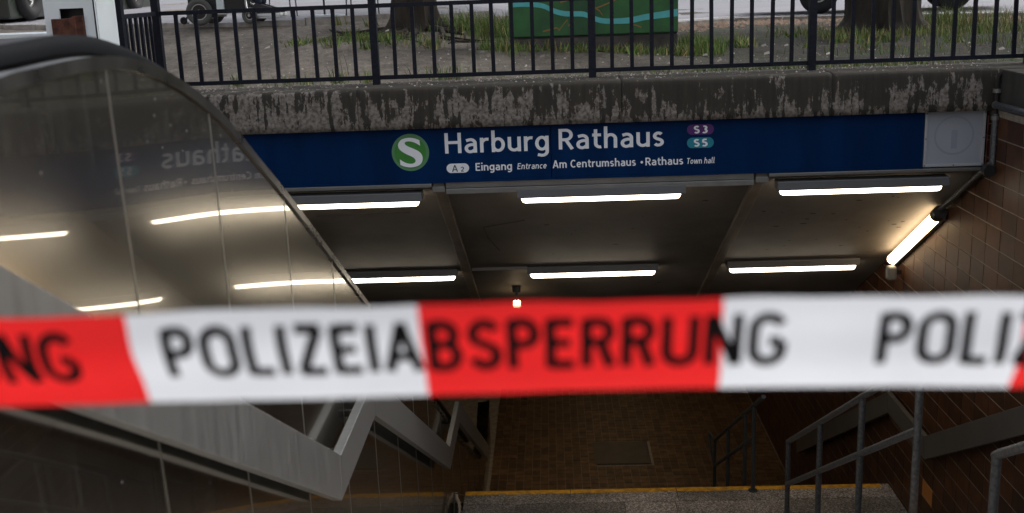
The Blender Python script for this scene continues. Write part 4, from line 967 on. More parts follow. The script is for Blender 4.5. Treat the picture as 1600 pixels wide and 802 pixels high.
# ------------------------------------------------------------------ painted cabinet
def cabinet():
    x0, x1, y0, y1 = -.40, 1.30, 11.5, 11.95
    t = thing('painted_cabinet', 'green painted utility cabinet with turquoise river on a concrete plinth', 'cabinet', (.45, 11.7, -.03))
    MB().box(x0 - .0, x1 + .0, y0 + .02, y1, -.1, .172).build('plinth', mat('stained_plinth', (.085, .075, .065), .95, 0, .55, 5, bump=.5, bscale=30), t, bevel=.01)
    MB().box(x0 + .01, x1 - .01, y0 + .03, y1 - .02, .172, .19).build('shadow_gap', M_black, t)
    b = MB().box(x0, x1, y0, y1, .19, 1.32).build('body', M_cab, t, bevel=.01)
    MB().box(x0 - .03, x1 + .03, y0 - .03, y1 + .03, 1.322, 1.37).build('roof', M_cab, t, bevel=.01)
    MB().box(.448, .452, y0 - .002, y0 + .01, .22, 1.3).build('door_seam', M_black, t)
    y = y0 - .002
    def pt(px, py): return (x0 + (px - 797) / 263 * (x1 - x0), y, .19 + (60 - py - (px - 797) * .032 * -1 * -1) / 154.)
    def Z(px, py):   # photo row on the cabinet face to height
        bot = 62 - (px - 797) * .038; return .19 + (bot - py) * .00655
    def band(pts, m, name, yy=0):
        vs = []
        for px, ya, yb in pts:
            X = x0 + (px - 797) / 263 * (x1 - x0); vs += [(X, y - yy, Z(px, ya)), (X, y - yy, Z(px, yb))]
        MB().add(vs, [(2 * i, 2 * i + 1, 2 * i + 3, 2 * i + 2) for i in range(len(pts) - 1)]).build(name, m, t)
    def sp(pts): q = smooth_path(pts, 6); return [(v.x, v.y, v.z) for v in q]
    band(sp([(799, -18, -60), (830, -14, -70), (870, -12, -66), (910, -16, -75), (960, -10, -80), (1010, -15, -60), (1058, -18, -70)]), M_cabl, 'painted_hill', .0005)
    band(sp([(799, 9, 16), (825, 8, 15), (850, 9.5, 17), (868, 17, 25), (885, 21, 29), (912, 21.5, 29.5), (925, 26, 34), (940, 31, 39), (958, 32, 40), (985, 30, 39), (1010, 25, 34), (1035, 21, 31), (1059, 17, 28)]), M_river, 'painted_river', .0015)
    band(sp([(799, -4, 1), (840, -1, 4), (880, 2, 4), (920, -5, -3)]), M_cabl, 'painted_hill', .001)
    for ps in ([(878, 8), (905, 1), (925, -4)], [(922, 17), (935, 16), (950, 10), (965, 3)], [(930, 16), (938, 20), (943, 27)], [(888, 34), (898, 38), (890, 43), (872, 46), (875, 50), (850, 52)], [(985, 40), (995, 42), (1003, 45)]):
        band([(px, py - 1.1, py + 1.1) if i < 99 else 0 for i, (px, py) in enumerate(sorted(ps))], M_path, 'painted_path', .002)
cabinet()

# ------------------------------------------------------------------ trees
def leaves(mb, c, R, n, s=.11):
    for _ in range(n):
        u = Vector((random.gauss(0, 1), random.gauss(0, 1), random.gauss(0, 1))).normalized() * (random.random() ** .4)
        p = Vector(c) + Vector((u.x * R[0], u.y * R[1], u.z * R[2]))
        a = Vector((random.gauss(0, 1), random.gauss(0, 1), random.gauss(0, .6))).normalized(); b = a.orthogonal().normalized()
        k = s * random.uniform(.6, 1.4)
        mb.add([p - a * k, p + b * k * .5, p + a * k, p - b * k * .5], [(0, 1, 2, 3)])
def tree(label, x, y, r, h, crownR, twin=False, seed=1, dens=1, leaf=.11):
    random.seed(seed); z0 = gz(x, y) - .06
    t = thing('tree', label, 'tree', (x, y, z0))
    vs = []; n = 36; zs = [0, .04, .1, .18, .3, .5, .8, 1.3, 2., h * .5, h * .7]
    for z in zs:
        for k in range(n):
            a = 2 * PI * k / n
            flare = 1 + .55 * math.exp(-z * 7) * (1 + .7 * math.sin(a * 5 + seed)) + .07 * math.sin(a * 3 + seed) + .05 * math.sin(a * 11 + z * 2)
            rr = r * flare * (1 - .38 * z / h)
            gx = .05 * math.sin(z * .8 + seed) * z
            wob = .035 * r * noise.noise(Vector((math.cos(a) * 4, math.sin(a) * 4, z * 3))) * 6
            tw = (1 + (.28 * math.cos(2 * a) if twin else 0))
            vs.append((x + gx + (rr * tw + wob) * math.cos(a), y + (rr + wob) * math.sin(a), z0 + z))
    mb = MB().add(vs, [(i * n + k, i * n + (k + 1) % n, (i + 1) * n + (k + 1) % n, (i + 1) * n + k) for i in range(len(zs) - 1) for k in range(n)])
    mb.build('trunk', M_bark, t, smooth=True)
    top = Vector((x, y, z0 + h * .68)); cl = MB()
    for k in range(7):
        a = k * 2 * PI / 7 + seed; e = top + Vector((math.cos(a) * crownR * .7, math.sin(a) * crownR * .7, h * random.uniform(.12, .5)))
        mid = (top + e) / 2 + Vector((0, 0, .3))
        MB().tube([top - Vector((0, 0, .4)), mid, e], [r * .45, r * .22, r * .06], 8).build('limb', M_bark, t, smooth=True)
        for q in range(6):
            c = e + Vector((random.gauss(0, .8), random.gauss(0, .8), random.gauss(0, .6))); leaves(cl, c, (.9 + .3 * (dens - 1), .9 + .3 * (dens - 1), .6), 150 * dens, leaf)
    cl.build('crown', M_leaf, t)
    random.seed(seed + 50)
tree('slim tree with rooty base behind the fence, left of the cabinet', -1.52, 13.05, .235, 6.5, 2.6, seed=3)
tree('thick dark twin-stemmed tree right of the cabinet before the car', 4.02, 14.1, .33, 7.5, 6.0, twin=True, seed=8, dens=4, leaf=.17)
for i, (x, y) in enumerate(((11.5, 3.5), (13, 9.0), (13.5, 17))):
    tree(('street tree outside the right picture edge nearest the stairs', 'street tree outside the right picture edge, second from the stairs', 'street tree outside the right picture edge, farthest from the stairs')[i], x, y, .25, 7, 3, seed=20 + i)

# ------------------------------------------------------------------ grass, weeds and litter
def blade(mb, x, y, h, lean, w=.0045):
    z = gz(x, y) - .03; a = random.uniform(0, 2 * PI); dx, dy = math.cos(a), math.sin(a); lx, ly = lean * math.cos(a + 1), lean * math.sin(a + 1)
    mb.add([(x - dx * w, y - dy * w, z), (x + dx * w, y + dy * w, z), (x + dx * w * .6 + lx * .4, y + dy * w * .6 + ly * .4, z + h * .6), (x - dx * w * .6 + lx * .4, y - dy * w * .6 + ly * .4, z + h * .6), (x + lx, y + ly, z + h)], [(0, 1, 2, 3), (3, 2, 4)])
def grass():
    random.seed(11); g = MB(); dgr = MB()
    P = [  # x, y, sx, sy, n, height
        (-1.95, 12.3, .25, .20, 800, .06), (-1.45, 12.0, .2, .3, 100, .08), (-2.45, 12.1, .18, .16, 360, .05), (-.95, 13.2, .25, .3, 520, .18), (-.55, 12.8, .25, .35, 850, .17), (-.6, 13.4, .3, .3, 500, .2),
        (1.52, 11.7, .12, .3, 800, .15), (1.65, 12.5, .14, .4, 380, .12), (1.0, 11.35, .3, .10, 320, .09), (.3, 11.3, .4, .1, 60, .07), (-.45, 11.4, .14, .25, 380, .10),
        (3.2, 14.3, .25, .4, 260, .11), (3.35, 13.3, .22, .3, 260, .12), (4.1, 13.1, .5, .25, 380, .10), (4.9, 13.5, .5, .5, 800, .12), (5.4, 15.2, .45, .6, 800, .22), (4.6, 15.0, .3, .4, 500, .25), (4.5, 11.6, .5, .5, 220, .1),
        (1.7, 9.35, .7, .05, 520, .035), (3.0, 9.3, .5, .06, 380, .04), (-2.1, 9.25, .12, .05, 60, .10), (-1.75, 9.3, .05, .06, 60, .13), (-1.5, 9.3, .03, .05, 40, .1), (-.85, 9.3, .12, .06, 90, .13), (.2, 9.15, .3, .04, 90, .03), (-2.6, 9.3, .05, .05, 30, .1), (2.6, 12.4, .9, .8, 90, .05), (3.4, 11., .5, .4, 200, .08)]
    for x, y, sx, sy, n, h in P:
        for _ in range(n):
            X, Y = random.gauss(x, sx), random.gauss(y, sy)
            if Y < 9.12 or (-.42 < X < 1.32 and 11.48 < Y < 12): continue
            if (X + 1.52) ** 2 + (Y - 13.05) ** 2 < .09 or (X - 4.02) ** 2 + (Y - 14.1) ** 2 < .16: continue
            hh = h * random.uniform(.4, 1.3); dry = random.random() < (.35 if X > 2.3 else .12)
            blade(dgr if dry else g, X, Y, hh, hh * random.uniform(.1, .7))
    for i in range(60):      # ragged clumps of broader weeds
        x = random.choice([random.gauss(1.5, .5), random.gauss(4.6, .8), random.gauss(-.8, .35), random.gauss(3.3, .5), random.gauss(-2.0, .4), random.uniform(-.3, 1.2)])
        y = random.uniform(11.2, 14.0) if x > 1.35 or x < -.45 else random.uniform(11.15, 11.42)
        for _ in range(26): blade(g if random.random() < .7 else dgr, random.gauss(x, .05), random.gauss(y, .05), random.uniform(.03, .13), random.uniform(.02, .10), random.uniform(.006, .012))
    for i in range(10):  # tall thin stalks
        x, y = random.choice([(3.3, 13.1), (-.7, 13.3), (-1.6, 9.35), (5.6, 15.8), (3.35, 16.5)]); x += random.gauss(0, .2); y += random.gauss(0, .12)
        for _ in range(4): blade(dgr, x + random.gauss(0, .03), y, random.uniform(.15, .32), .06, .003)
    g.build('grass', M_grass, kind='stuff', label='green grass tufts in the soil behind the fence', cat='grass')
    dgr.build('dry_grass', M_drygrass, kind='stuff', label='dry straw and stalks among the weeds behind the fence', cat='grass')
    pb = MB()
    for i in range(1500):
        x, y = random.uniform(-5.5, 5.5), 9.1 + abs(random.gauss(0, 2.6)); r = random.uniform(.006, .016) * (1.6 if random.random() < .08 else 1)
        z = gz(x, y) - .035 + (.05 * noise.noise(Vector((x * .9, y * .9, 3)))) * sm((y - 8.9) / .6)
        vs = [(x + r * math.cos(a) * random.uniform(.6, 1.2), y + r * math.sin(a), z + .0) for a in (0, 1.5, 3, 4.6)] + [(x, y, z + r * .9)]
        pb.add(vs, [(0, 1, 4), (1, 2, 4), (2, 3, 4), (3, 0, 4)])
    for i in range(700):
        x, y = random.uniform(-2.9, 3.3), random.choice([random.uniform(8.5, 9.1), random.gauss(8.9, .06)]); r = random.uniform(.004, .011)
        z = .0
        pb.add([(x - r, y - r, z), (x + r, y, z), (x, y + r, z), (x, y, z + r)], [(0, 1, 3), (1, 2, 3), (2, 0, 3)])
    for i in range(26):       # pale scraps of litter
        x, y = random.uniform(-3.5, 4.5), random.uniform(9.6, 13.5); r = random.uniform(.012, .03); z = gz(x, y) + .012
        pb.add([(x - r, y - r * .6, z), (x + r, y - r * .5, z + r * .3), (x + r * .8, y + r, z + r), (x - r * .7, y + r * .8, z + r * .5)], [(0, 1, 2, 3)])
    pb.build('pebbles', M_pebble, kind='stuff', label='pebbles and crumbs strewn over the bare soil', cat='pebbles')
    # roots and twigs
    rt = MB()
    for i in range(26):
        a = random.uniform(PI * .9, 2.1 * PI); x, y = -1.52 + math.cos(a) * .28, 13.05 + math.sin(a) * .28; L = random.uniform(.3, 1.1)
        ps = []
        for k in range(6):
            q = k / 5; X = x + math.cos(a + .4 * math.sin(k + i)) * L * q; Y = y + math.sin(a + .4 * math.sin(k + i)) * L * q
            ps.append((X, Y, gz(X, Y) - .03 + .03 * (1 - q) + .05 * noise.noise(Vector((X * .9, Y * .9, 3)))))
        rt.tube(ps, [.03 * (1 - k / 6.5) for k in range(6)], 6)
    rt.build('tree_roots', M_bark, kind='stuff', label='thin surface roots around the slim tree behind the fence', cat='roots')
grass()

# ------------------------------------------------------------------ wheels, wheelchair, rider, car, van
def wheel(parent, c, ax, R, w, tyre, rim, spokes=7, name='wheel'):
    c, ax = Vector(c), Vector(ax).normalized(); r = w / 2
    o = MB().torus(c, ax, R - r, r, 36, 12).build(name, tyre, parent, smooth=True)
    t = Vector((0, 0, 1)); u = ax.cross(t).normalized()
    rimR = R - w * 1.0
    q = MB().torus(c, ax, rimR, w * .14, 32, 6)
    q.cyl(c, ax, R * .16, w * .42, 16)
    for k in range(spokes):
        a = 2 * PI * k / spokes; d = u * math.cos(a) + t * math.sin(a)
        q.obox(c + d * rimR * .5 + ax * w * .1, d * rimR * .48, ax * w * .08, ax.cross(d) * R * .045)
    q2 = q.mesh('rim', rim, True); link('rim', q2, o)
    o2 = MB().cyl(c, ax, rimR * .96, w * .06, 24).mesh('rim_disc', M_black); link('rim_disc', o2, o)
    return o

def skin_body(name, pts, edges, radii, mt, parent):
    me = bpy.data.meshes.new(name); me.from_pydata(pts, edges, [])
    o = link(name, me, parent); me.materials.append(mt)
    o.modifiers.new('skin', 'SKIN'); sub = o.modifiers.new('sub', 'SUBSURF'); sub.levels = sub.render_levels = 2
    for v, r in zip(me.skin_vertices[0].data, radii): v.radius = (r, r) if not isinstance(r, tuple) else r
    me.skin_vertices[0].data[0].use_root = True
    return o

def wheelchair():
    x, y = -4.21, 14.0; g = gz(x, y) - .03 + .04
    t = thing('electric_wheelchair', 'dark electric wheelchair on the road behind the fence at left', 'wheelchair', (x, y, g))
    ax = (0, 1, 0)
    for yy in (-.28, .28): wheel(t, (x, y + yy, g + .162), ax, .162, .07, M_gtyre, M_alloy, 9, 'drive_wheel')
    for yy in (-.25, .25):
        wheel(t, (x + .60, y + yy, g + .10), (.25, 1, 0), .10, .05, M_gtyre, M_alloy, 5, 'caster_wheel')
        MB().tube([(x + .60, y + yy, g + .10), (x + .58, y + yy * 1.15, g + .2), (x + .56, y + yy * .9, g + .28)], .014, 8).build('caster_fork', M_alloy, t, smooth=True)
        wheel(t, (x - .225, y + yy * .8, g + .065), ax, .045, .035, M_tyre, M_black, 3, 'tip_wheel')
        MB().tube([(x - .225, y + yy * .8, g + .065), (x - .05, y + yy * .7, g + .2)], .013, 8).build('tip_arm', M_black, t)
    MB().box(x - .16, x + .56, y - .2, y + .2, g + .17, g + .34).build('chassis', M_black, t, bevel=.02)
    MB().cyl((x + .24, y - .22, g + .13), (1, 0, 0), .035, .07, 14).build('motor', M_alloy, t, smooth=True)
    MB().box(x + .2, x + .29, y - .23, y - .2, g + .14, g + .35).build('battery_cover', M_white, t, bevel=.006)
    MB().box(x - .1, x + .42, y - .24, y + .24, g + .42, g + .50).build('seat', M_denim, t, bevel=.03)
    MB().box(x - .18, x - .1, y - .23, y + .23, g + .50, g + .98).build('backrest', M_denim, t, bevel=.03)
    for yy in (-.28, .28):
        MB().box(x - .1, x + .28, y + yy - .03, y + yy + .03, g + .68, g + .72).build('armrest', M_black, t, bevel=.012)
        MB().tube([(x - .08, y + yy, g + .34), (x - .08, y + yy, g + .69)], .014, 8).build('armrest_tube', M_alloy, t)
    MB().tube([(x + .45, y, g + .3), (x + .68, y, g + .16), (x + .74, y, g + .075)], .02, 8).build('footrest_stem', M_alloy, t, smooth=True)
    MB().box(x + .66, x + .95, y - .2, y + .2, g + .055, g + .075).build('footplate', M_alloy, t, bevel=.006)
    # rider
    p = thing('person', 'person seated in the electric wheelchair in navy trousers and dark sneakers', 'person', (x, y, g + .5))
    S = g + .57
    pts = [(x + .0, y, S), (x - .03, y, S + .18), (x - .05, y, S + .36), (x - .05, y, S + .48), (x - .04, y, S + .56),
           (x + .02, y - .1, S - .0), (x + .44, y - .12, S + .0), (x + .72, y - .11, g + .22),
           (x + .02, y + .1, S - .0), (x + .44, y + .12, S + .0), (x + .72, y + .11, g + .22),
           (x - .05, y - .19, S + .44), (x - .02, y - .26, S + .2), (x + .22, y - .25, S + .16),
           (x - .05, y + .19, S + .44), (x - .02, y + .26, S + .2), (x + .22, y + .25, S + .16)]
    ed = [(0, 1), (1, 2), (2, 3), (3, 4), (0, 5), (5, 6), (6, 7), (0, 8), (8, 9), (9, 10), (3, 11), (11, 12), (12, 13), (3, 14), (14, 15), (15, 16)]
    rd = [.14, .13, .14, .10, .055, .095, .07, .05, .095, .07, .05, .065, .05, .035, .065, .05, .035]
    body = skin_body('body', pts, ed, rd, M_denim, p)
    hd = bmesh.new(); bmesh.ops.create_uvsphere(hd, u_segments=20, v_segments=14, radius=.1)
    for v in hd.verts: v.co = (v.co.x * .95 + (.02 if v.co.z < 0 and v.co.x > 0 else 0), v.co.y * .78, v.co.z * 1.18)
    me = bpy.data.meshes.new('head'); hd.to_mesh(me); hd.free(); me.materials.append(M_skin)
    for q in me.polygons: q.use_smooth = True
    link('head', me, p, (x - .02, y, S + .70))
    h = bmesh.new(); bmesh.ops.create_uvsphere(h, u_segments=20, v_segments=14, radius=.108)
    bmesh.ops.delete(h, geom=[v for v in h.verts if v.co.z < .0 and v.co.x > -.02], context='VERTS')
    me = bpy.data.meshes.new('hair'); h.to_mesh(me); h.free(); me.materials.append(M_hair); link('hair', me, p, (x - .035, y, S + .725))
    MB().tube([(x + .07, y, S + .70), (x + .095, y, S + .675), (x + .075, y, S + .665)], [.008, .014, .008], 8).build('nose', M_skin, p, smooth=True)
    for yy in (-.032, .032): MB().cyl((x + .068, y + yy, S + .72), (1, 0, 0), .009, .006, 8).build('eye', M_black, p)
    for yy in (-.078, .078): MB().tube([(x - .02, y + yy, S + .68), (x - .025, y + yy * 1.08, S + .70), (x - .02, y + yy, S + .73)], [.008, .013, .008], 8).build('ear', M_skin, p)
    MB().box(x + .068, x + .073, y - .022, y + .022, S + .637, S + .643).build('mouth', M_rust, p)
    for sgn in (-1, 1):
        yb = y + sgn * .25
        hm = MB().tube([(x + .21, yb, S + .16), (x + .26, yb, S + .155), (x + .31, yb, S + .15)], [.026, .038, .034], 12)
        for k, (o_, L) in enumerate(((-.027, .06), (-.009, .072), (.009, .068), (.027, .052))):
            hm.tube([(x + .30, yb + o_, S + .152), (x + .30 + L * .55, yb + o_, S + .145), (x + .30 + L * .85, yb + o_, S + .125)], [.0095, .009, .007], 8)
        hm.tube([(x + .25, yb - sgn * .03, S + .15), (x + .285, yb - sgn * .055, S + .145), (x + .32, yb - sgn * .06, S + .135)], [.011, .010, .008], 8)
        hm.build('hand', M_skin, p, smooth=True)
        yf = y + sgn * .11
        prof = [(.60, .20, .05), (.66, .24, .055), (.74, .22, .05), (.84, .185, .05), (.92, .165, .045), (.95, .145, .03)]
        vs = []
        for dx, tz, hw in prof: vs += [(x + dx, yf - hw, g + .115), (x + dx, yf + hw, g + .115), (x + dx, yf + hw * .7, g + tz), (x + dx, yf - hw * .7, g + tz)]
        s_ = MB().add(vs, [(i * 4 + j, i * 4 + (j + 1) % 4, i * 4 + 4 + (j + 1) % 4, i * 4 + 4 + j) for i in range(5) for j in range(4)] + [(0, 1, 2, 3), (20, 21, 22, 23)]).build('sneaker', M_black, p, smooth=True)
        so = MB().box(x + .59, x + .965, yf - .053, yf + .053, g + .078, g + .118).mesh('sole', M_sole); q = link('sole', so, s_, bevel=.012)
wheelchair()

def car():
    W1, W2 = Vector((4.67, 20.0, 0)), Vector((6.78, 19.5, 0)); d = (W2 - W1).normalized(); nn = Vector((d.y, -d.x, 0))  # nn points away from camera side
    if nn.y < 0: nn = -nn
    g = -.006; t = thing('parked_car', 'dark parked car behind the thick tree, only its wheels in view', 'car', (5.4, 19, g))
    R = .33
    for i, W in enumerate((W1, W2)):
        for k in (0, 1.55):
            wheel(t, W + nn * (.1 + k) + Vector((0, 0, g + R)), nn, R, .2, M_tyre, M_alloy, 5 if i else 8)
    c = (W1 + W2) / 2; prof = [(-2.1, .42), (-2.12, .62), (-2.0, .80), (-1.2, .95), (-.6, 1.42), (.7, 1.46), (1.6, 1.05), (2.1, .95), (2.15, .6), (2.1, .38), (1.5, .36), (1.45, .55), (1.30, .68), (1.09, .73), (.88, .68), (.73, .55), (.68, .28), (-.68, .28), (-.73, .55), (-.88, .68), (-1.09, .73), (-1.30, .68), (-1.45, .55), (-1.5, .36)]
    MB().prism([c + d * u + Vector((0, 0, g + z)) for u, z in prof], nn * 1.75).build('body', M_carp, t, bevel=.04)
    MB().prism([c + nn * -.004 + d * u + Vector((0, 0, g + z)) for u, z in ((-1.05, .97), (-.55, 1.34), (.0, 1.38), (.0, .97))], nn * 1.758).build('window', M_glass, t)
    MB().prism([c + nn * -.004 + d * u + Vector((0, 0, g + z)) for u, z in ((.06, .97), (.06, 1.38), (.65, 1.38), (1.25, 1.0))], nn * 1.758).build('window', M_glass, t)
    for k in (.15, 1.6): MB().obox(c + d * 2.14 + nn * k + Vector((0, 0, g + .72)), d * .02, nn * .12, (0, 0, .06)).build('tail_light', M_red, t)
    for k in (.15, 1.6): MB().obox(c - d * 2.1 + nn * k + Vector((0, 0, g + .68)), d * .03, nn * .14, (0, 0, .05)).build('headlight', M_glass, t)
car()

def van():
    # long dark van whose lower edge shows at the upper left corner
    A, B = Vector((-7.85, 16.5, 0)), Vector((-7.65, 22.3, 0)); d = (B - A).normalized(); nn = Vector((-d.y, d.x, 0)); L = (B - A).length; g = gz(-7.9, 18) - .01
    t = thing('parked_van', 'dark olive parked van at the upper left edge behind the white post', 'van', (-8.4, 18.1, g))
    P = lambda u, z, k=0: A + d * u + nn * k + Vector((0, 0, g + z))
    MB().prism([P(0, .03), P(0, 1.9), P(.15, 2.1), P(L - 1.2, 2.1), P(L - .5, 1.3), P(L, 1.1), P(L, .03)], nn * 1.9).build('body', M_vanp, t, bevel=.04)
    for u in (.55, 4.6):
        for k in (-.02, 1.82): wheel(t, P(u, .34, k), nn, .34, .2, M_tyre, M_alloy, 6)
    MB().prism([P(L - 1.15, 1.35, -.004), P(L - 1.15, 1.9, -.004), P(L - 1.0, 1.9, -.004), P(L - .58, 1.35, -.004)], nn * 1.908).build('window', M_glass, t)
    MB().prism([P(1., 1.3, -.004), P(1., 1.85, -.004), P(3.6, 1.85, -.004), P(3.6, 1.3, -.004)], nn * .02).build('window', M_glass, t)
van()

def cafe():
    x, y = -2.9, 15.0; g = gz(x, y) - .006
    t = thing('cafe_table', 'cafe table with flat white base on the road behind the fence', 'table', (x, y, g))
    MB().cyl((x, y, g + .018), (0, 0, 1), .225, .012, 32).build('base', M_white, t, bevel=.004)
    MB().tube([(x - .04, y, g + .03), (x - .04, y, g + .72)], .013, 10).build('pole', M_black, t)
    MB().cyl((x, y, g + .735), (0, 0, 1), .33, .012, 32).build('top', M_black, t)
    for i, (cx, cy) in enumerate(((-2.45, 15.1), (-3.62, 15.4))):
        g2 = gz(cx, cy) - .006
        t = thing('cafe_chair', ('thin black cafe chair right of the table with the white base', 'thin black cafe chair left of the table near the wheelchair')[i], 'chair', (cx, cy, g2), group='cafe chairs')
        for sx in (-.17, .17):
            for sy in (-.17, .17): MB().tube([(cx + sx * 1.1, cy + sy * 1.1, g2), (cx + sx, cy + sy, g2 + .44)], .009, 8).build('leg', M_black, t)
        MB().box(cx - .2, cx + .2, cy - .2, cy + .2, g2 + .44, g2 + .462).build('seat', M_black, t, bevel=.006)
        s = 1 if i == 0 else -1
        for sy in (-.17, .17): MB().tube([(cx + s * .17, cy + sy, g2 + .46), (cx + s * .21, cy + sy, g2 + .85)], .009, 8).build('back_post', M_black, t)
        MB().box(cx + s * .19 - .008, cx + s * .19 + .008, cy - .18, cy + .18, g2 + .66, g2 + .84).build('backrest', M_black, t, bevel=.004)
cafe()

# building row across the street (above the picture, seen in reflections and from other places)
def building(x0, x1, y0, h, label):
    t = thing('building', label, 'building', ((x0 + x1) / 2, y0, 0))
    MB().box(x0, x1, y0, y0 + 10, -.2, h).build('wall', M_facade, t)
    MB().box(x0 - .2, x1 + .2, y0 - .25, y0 + 10.2, h + .002, h + .4).build('cornice', M_concr, t)
    wn = MB().box(-.6, .6, -.03, .03, -.8, .8).mesh('window', M_glass)
    fr = MB(); [fr.box(*a) for a in ((-.68, .68, -.06, .02, .8, .88), (-.68, .68, -.06, .02, -.88, -.8), (-.68, -.6, -.06, .02, -.8, .8), (.6, .68, -.06, .02, -.8, .8), (-.03, .03, -.05, .02, -.8, .8))]
    frm = fr.mesh('frame', M_white)
    z = 1.9
    while z < h - 1:
        x = x0 + 1.5
        while x < x1 - 1:
            w_ = link('window', wn, t, (x, y0 - .01, z)); f_ = bpy.data.objects.new('frame', frm); col.objects.link(f_); f_.parent = w_
            x += 2.8
        z += 3.1
building(-34, -12, 48, 13, 'plaster house across the street, left of the taller one')
building(-11.5, 12, 50, 16, 'taller plaster house across the street behind the trees')
building(12.5, 36, 47, 12, 'plaster house across the street, right of the taller one')
building(-30, -10, -8, 16, 'unseen plaster house added left of the escalator to shade the tiled wall')  # added out of view to dim the skylight on the tiled wall

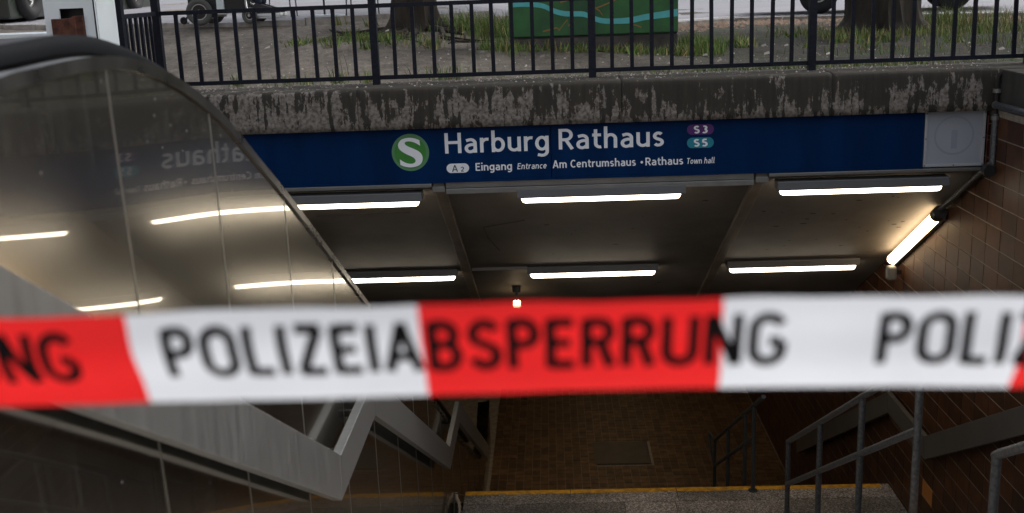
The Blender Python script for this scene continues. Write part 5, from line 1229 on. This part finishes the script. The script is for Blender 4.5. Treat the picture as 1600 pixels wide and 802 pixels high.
# ------------------------------------------------------------------ police tape
def tape():
    y0, top0 = .95, .4855; tilt = math.radians(20); HH = .1035
    t = thing('barrier_tape', 'red and white police barrier tape stretched across the stairs', 'tape', (0, y0, .44))
    def P(x, v):   # v: 0 top .. 1 bottom, x metres
        top = top0 - .0012 - .021 * max(0, x) ** 1.1 - .008 * max(0, -x) + .0012 * math.sin(x * 9)
        rip = .0026 * math.sin(x * 11 + 1) + .0012 * math.sin(x * 27 + 2 * v) + .0007 * math.sin(x * 63 + 4 * v)
        s = HH * (v - .0)
        bow = .006 * math.sin(v * PI) + .0018 * math.sin(v * 9 + x * 5)
        return Vector((x, y0 + s * math.sin(tilt) + rip * (v - .3) - bow, top - s * math.cos(tilt) - rip * .5))
    def leanx(xc, v): return xc + .002 * (v - .5)
    edges = [-1.72]; b = [-.385 - .5295 * k for k in (2, 1)] ;
    bounds = [-1.70, -1.456, -1.19, -.922, -.655, -.3865, -.1225, .1475, .4125, .68, .945, 1.21, 1.475, 1.90]
    cols = [1, 0, 1, 0, 1, 0, 1, 0, 1, 0, 1, 0, 1]   # 1 red? the piece left of x=-.3865 is red
    # piece i spans bounds[i]..bounds[i+1]; piece ending at -.3865 (i=4) is red
    for i in range(len(bounds) - 1):
        a, c = bounds[i], bounds[i + 1]; red = (i % 2 == 0)
        n = max(6, int((c - a) / .01)); m = 10; vs = []
        for k in range(n + 1):
            for j in range(m + 1):
                v = j / m; x = leanx(a, v) + (leanx(c, v) - leanx(a, v)) * k / n
                vs.append(P(x, v))
        W = m + 1; fs = []
        for k in range(n):
            for j in range(m): fs.append((k * W + j, (k + 1) * W + j, (k + 1) * W + j + 1, k * W + j + 1))
        MB().add(vs, fs).build('red_section' if red else 'white_section', M_red if red else M_tapew, t, smooth=True)
    # printed words, one letter mesh per word, wrapped onto the tape
    def arc(cx, cy, rx, ry, a0, a1, n=14): return [(cx + rx * math.cos(math.radians(a0 + (a1 - a0) * i / n)), cy + ry * math.sin(math.radians(a0 + (a1 - a0) * i / n))) for i in range(n + 1)]
    hw = .094
    G = {  # narrow grotesque letters: width, strokes (unit height)
        'P': (.50, [[(.06, 0), (.06, 1)], [(.06, .94)] + arc(.27, .72, .18, .22, 90, -90) + [(.06, .50)]]),
        'O': (.60, [arc(.30, .70, .24, .24, 0, 180) + arc(.30, .30, .24, .24, 180, 360) + [(.54, .70)]]),
        'L': (.44, [[(.06, 1), (.06, 0)], [(.06, .06), (.44, .06)]]), 'I': (.12, [[(.06, 0), (.06, 1)]]),
        'Z': (.50, [[(.03, .94), (.47, .94)], [(.43, .94), (.07, .06)], [(.03, .06), (.49, .06)]]),
        'E': (.46, [[(.06, 0), (.06, 1)], [(.06, .94), (.45, .94)], [(.06, .52), (.40, .52)], [(.06, .06), (.46, .06)]]),
        'A': (.62, [[(.05, 0), (.31, 1)], [(.57, 0), (.31, 1)], [(.14, .30), (.48, .30)]]),
        'B': (.53, [[(.06, 0), (.06, 1)], [(.06, .94)] + arc(.27, .74, .17, .20, 90, -90) + [(.06, .54)], [(.06, .54)] + arc(.28, .30, .19, .24, 90, -90) + [(.06, .06)]]),
        'S': (.53, [arc(.27, .72, .20, .22, 20, 180, 12) + [(.10, .60), (.27, .51), (.45, .40)] + arc(.27, .28, .20, .22, 15, -165, 12)]),
        'R': (.53, [[(.06, 0), (.06, 1)], [(.06, .94)] + arc(.28, .73, .18, .21, 90, -90) + [(.06, .52)], [(.30, .52), (.48, 0)]]),
        'U': (.58, [[(.06, 1), (.06, .30)] + arc(.29, .28, .23, .22, 180, 360) + [(.52, .30), (.52, 1)]]),
        'N': (.58, [[(.06, 0), (.06, 1)], [(.07, 1), (.51, 0)], [(.52, 0), (.52, 1)]]),
        'G': (.60, [arc(.30, .70, .24, .24, 25, 180) + arc(.30, .30, .24, .24, 180, 350) + [(.54, .30), (.54, .46)], [(.54, .46), (.33, .46)]])}
    def word(s, xa, xb):
        gap = .155; wtot = sum(G[c][0] for c in s) + gap * (len(s) - 1); k = (xb - xa) / wtot; x = 0; mb = MB(); lay = 0
        for c in s:
            wd, st = G[c]
            for pl in st:
                pl = [Vector(p) for p in pl]; lay = (lay + 1) % 4; q = []
                for a, b in zip(pl, pl[1:]):
                    n = max(1, int((b - a).length / .15)); q += [a + (b - a) * i / n for i in range(n)]
                q.append(pl[-1]); L = []
                for i, p in enumerate(q):
                    d = (q[min(i + 1, len(q) - 1)] - q[max(i - 1, 0)])
                    if d.length < 1e-6: d = Vector((1, 0))
                    d.normalize(); nn = Vector((-d.y, d.x)) * hw
                    for sgn in (1, -1):
                        e = p + nn * sgn; L.append(P(xa + (x + e.x) * k, .70 - e.y * .535) + Vector((0, -.0006 - .0001 * lay, 0)))
                mb.add(L, [(2 * i, 2 * i + 1, 2 * i + 3, 2 * i + 2) for i in range(len(q) - 1)])
            x += wd + gap
        mb.build('lettering', M_tapek, t)
    for k in (-2, -1, 0, 1, 2):
        word('POLIZEIABSPERRUNG', -.357 + .6435 * k, .2035 + .6435 * k)
tape()
for i, x in enumerate((-1.74, 1.94)):
    t = thing('barrier_post', ('red and white barrier post holding the left end of the tape', 'red and white barrier post holding the right end of the tape')[i], 'post', (x, .95, 0 if i == 0 else -.23), group='posts holding the tape')
    b = -.23
    MB().tube([(x, .95, b), (x, .95, .62)], .02, 12).build('pole', M_tapew, t, smooth=True)
    MB().cyl((x, .95, b + .02), (0, 0, 1), .14, .02, 24).build('foot', M_black, t)
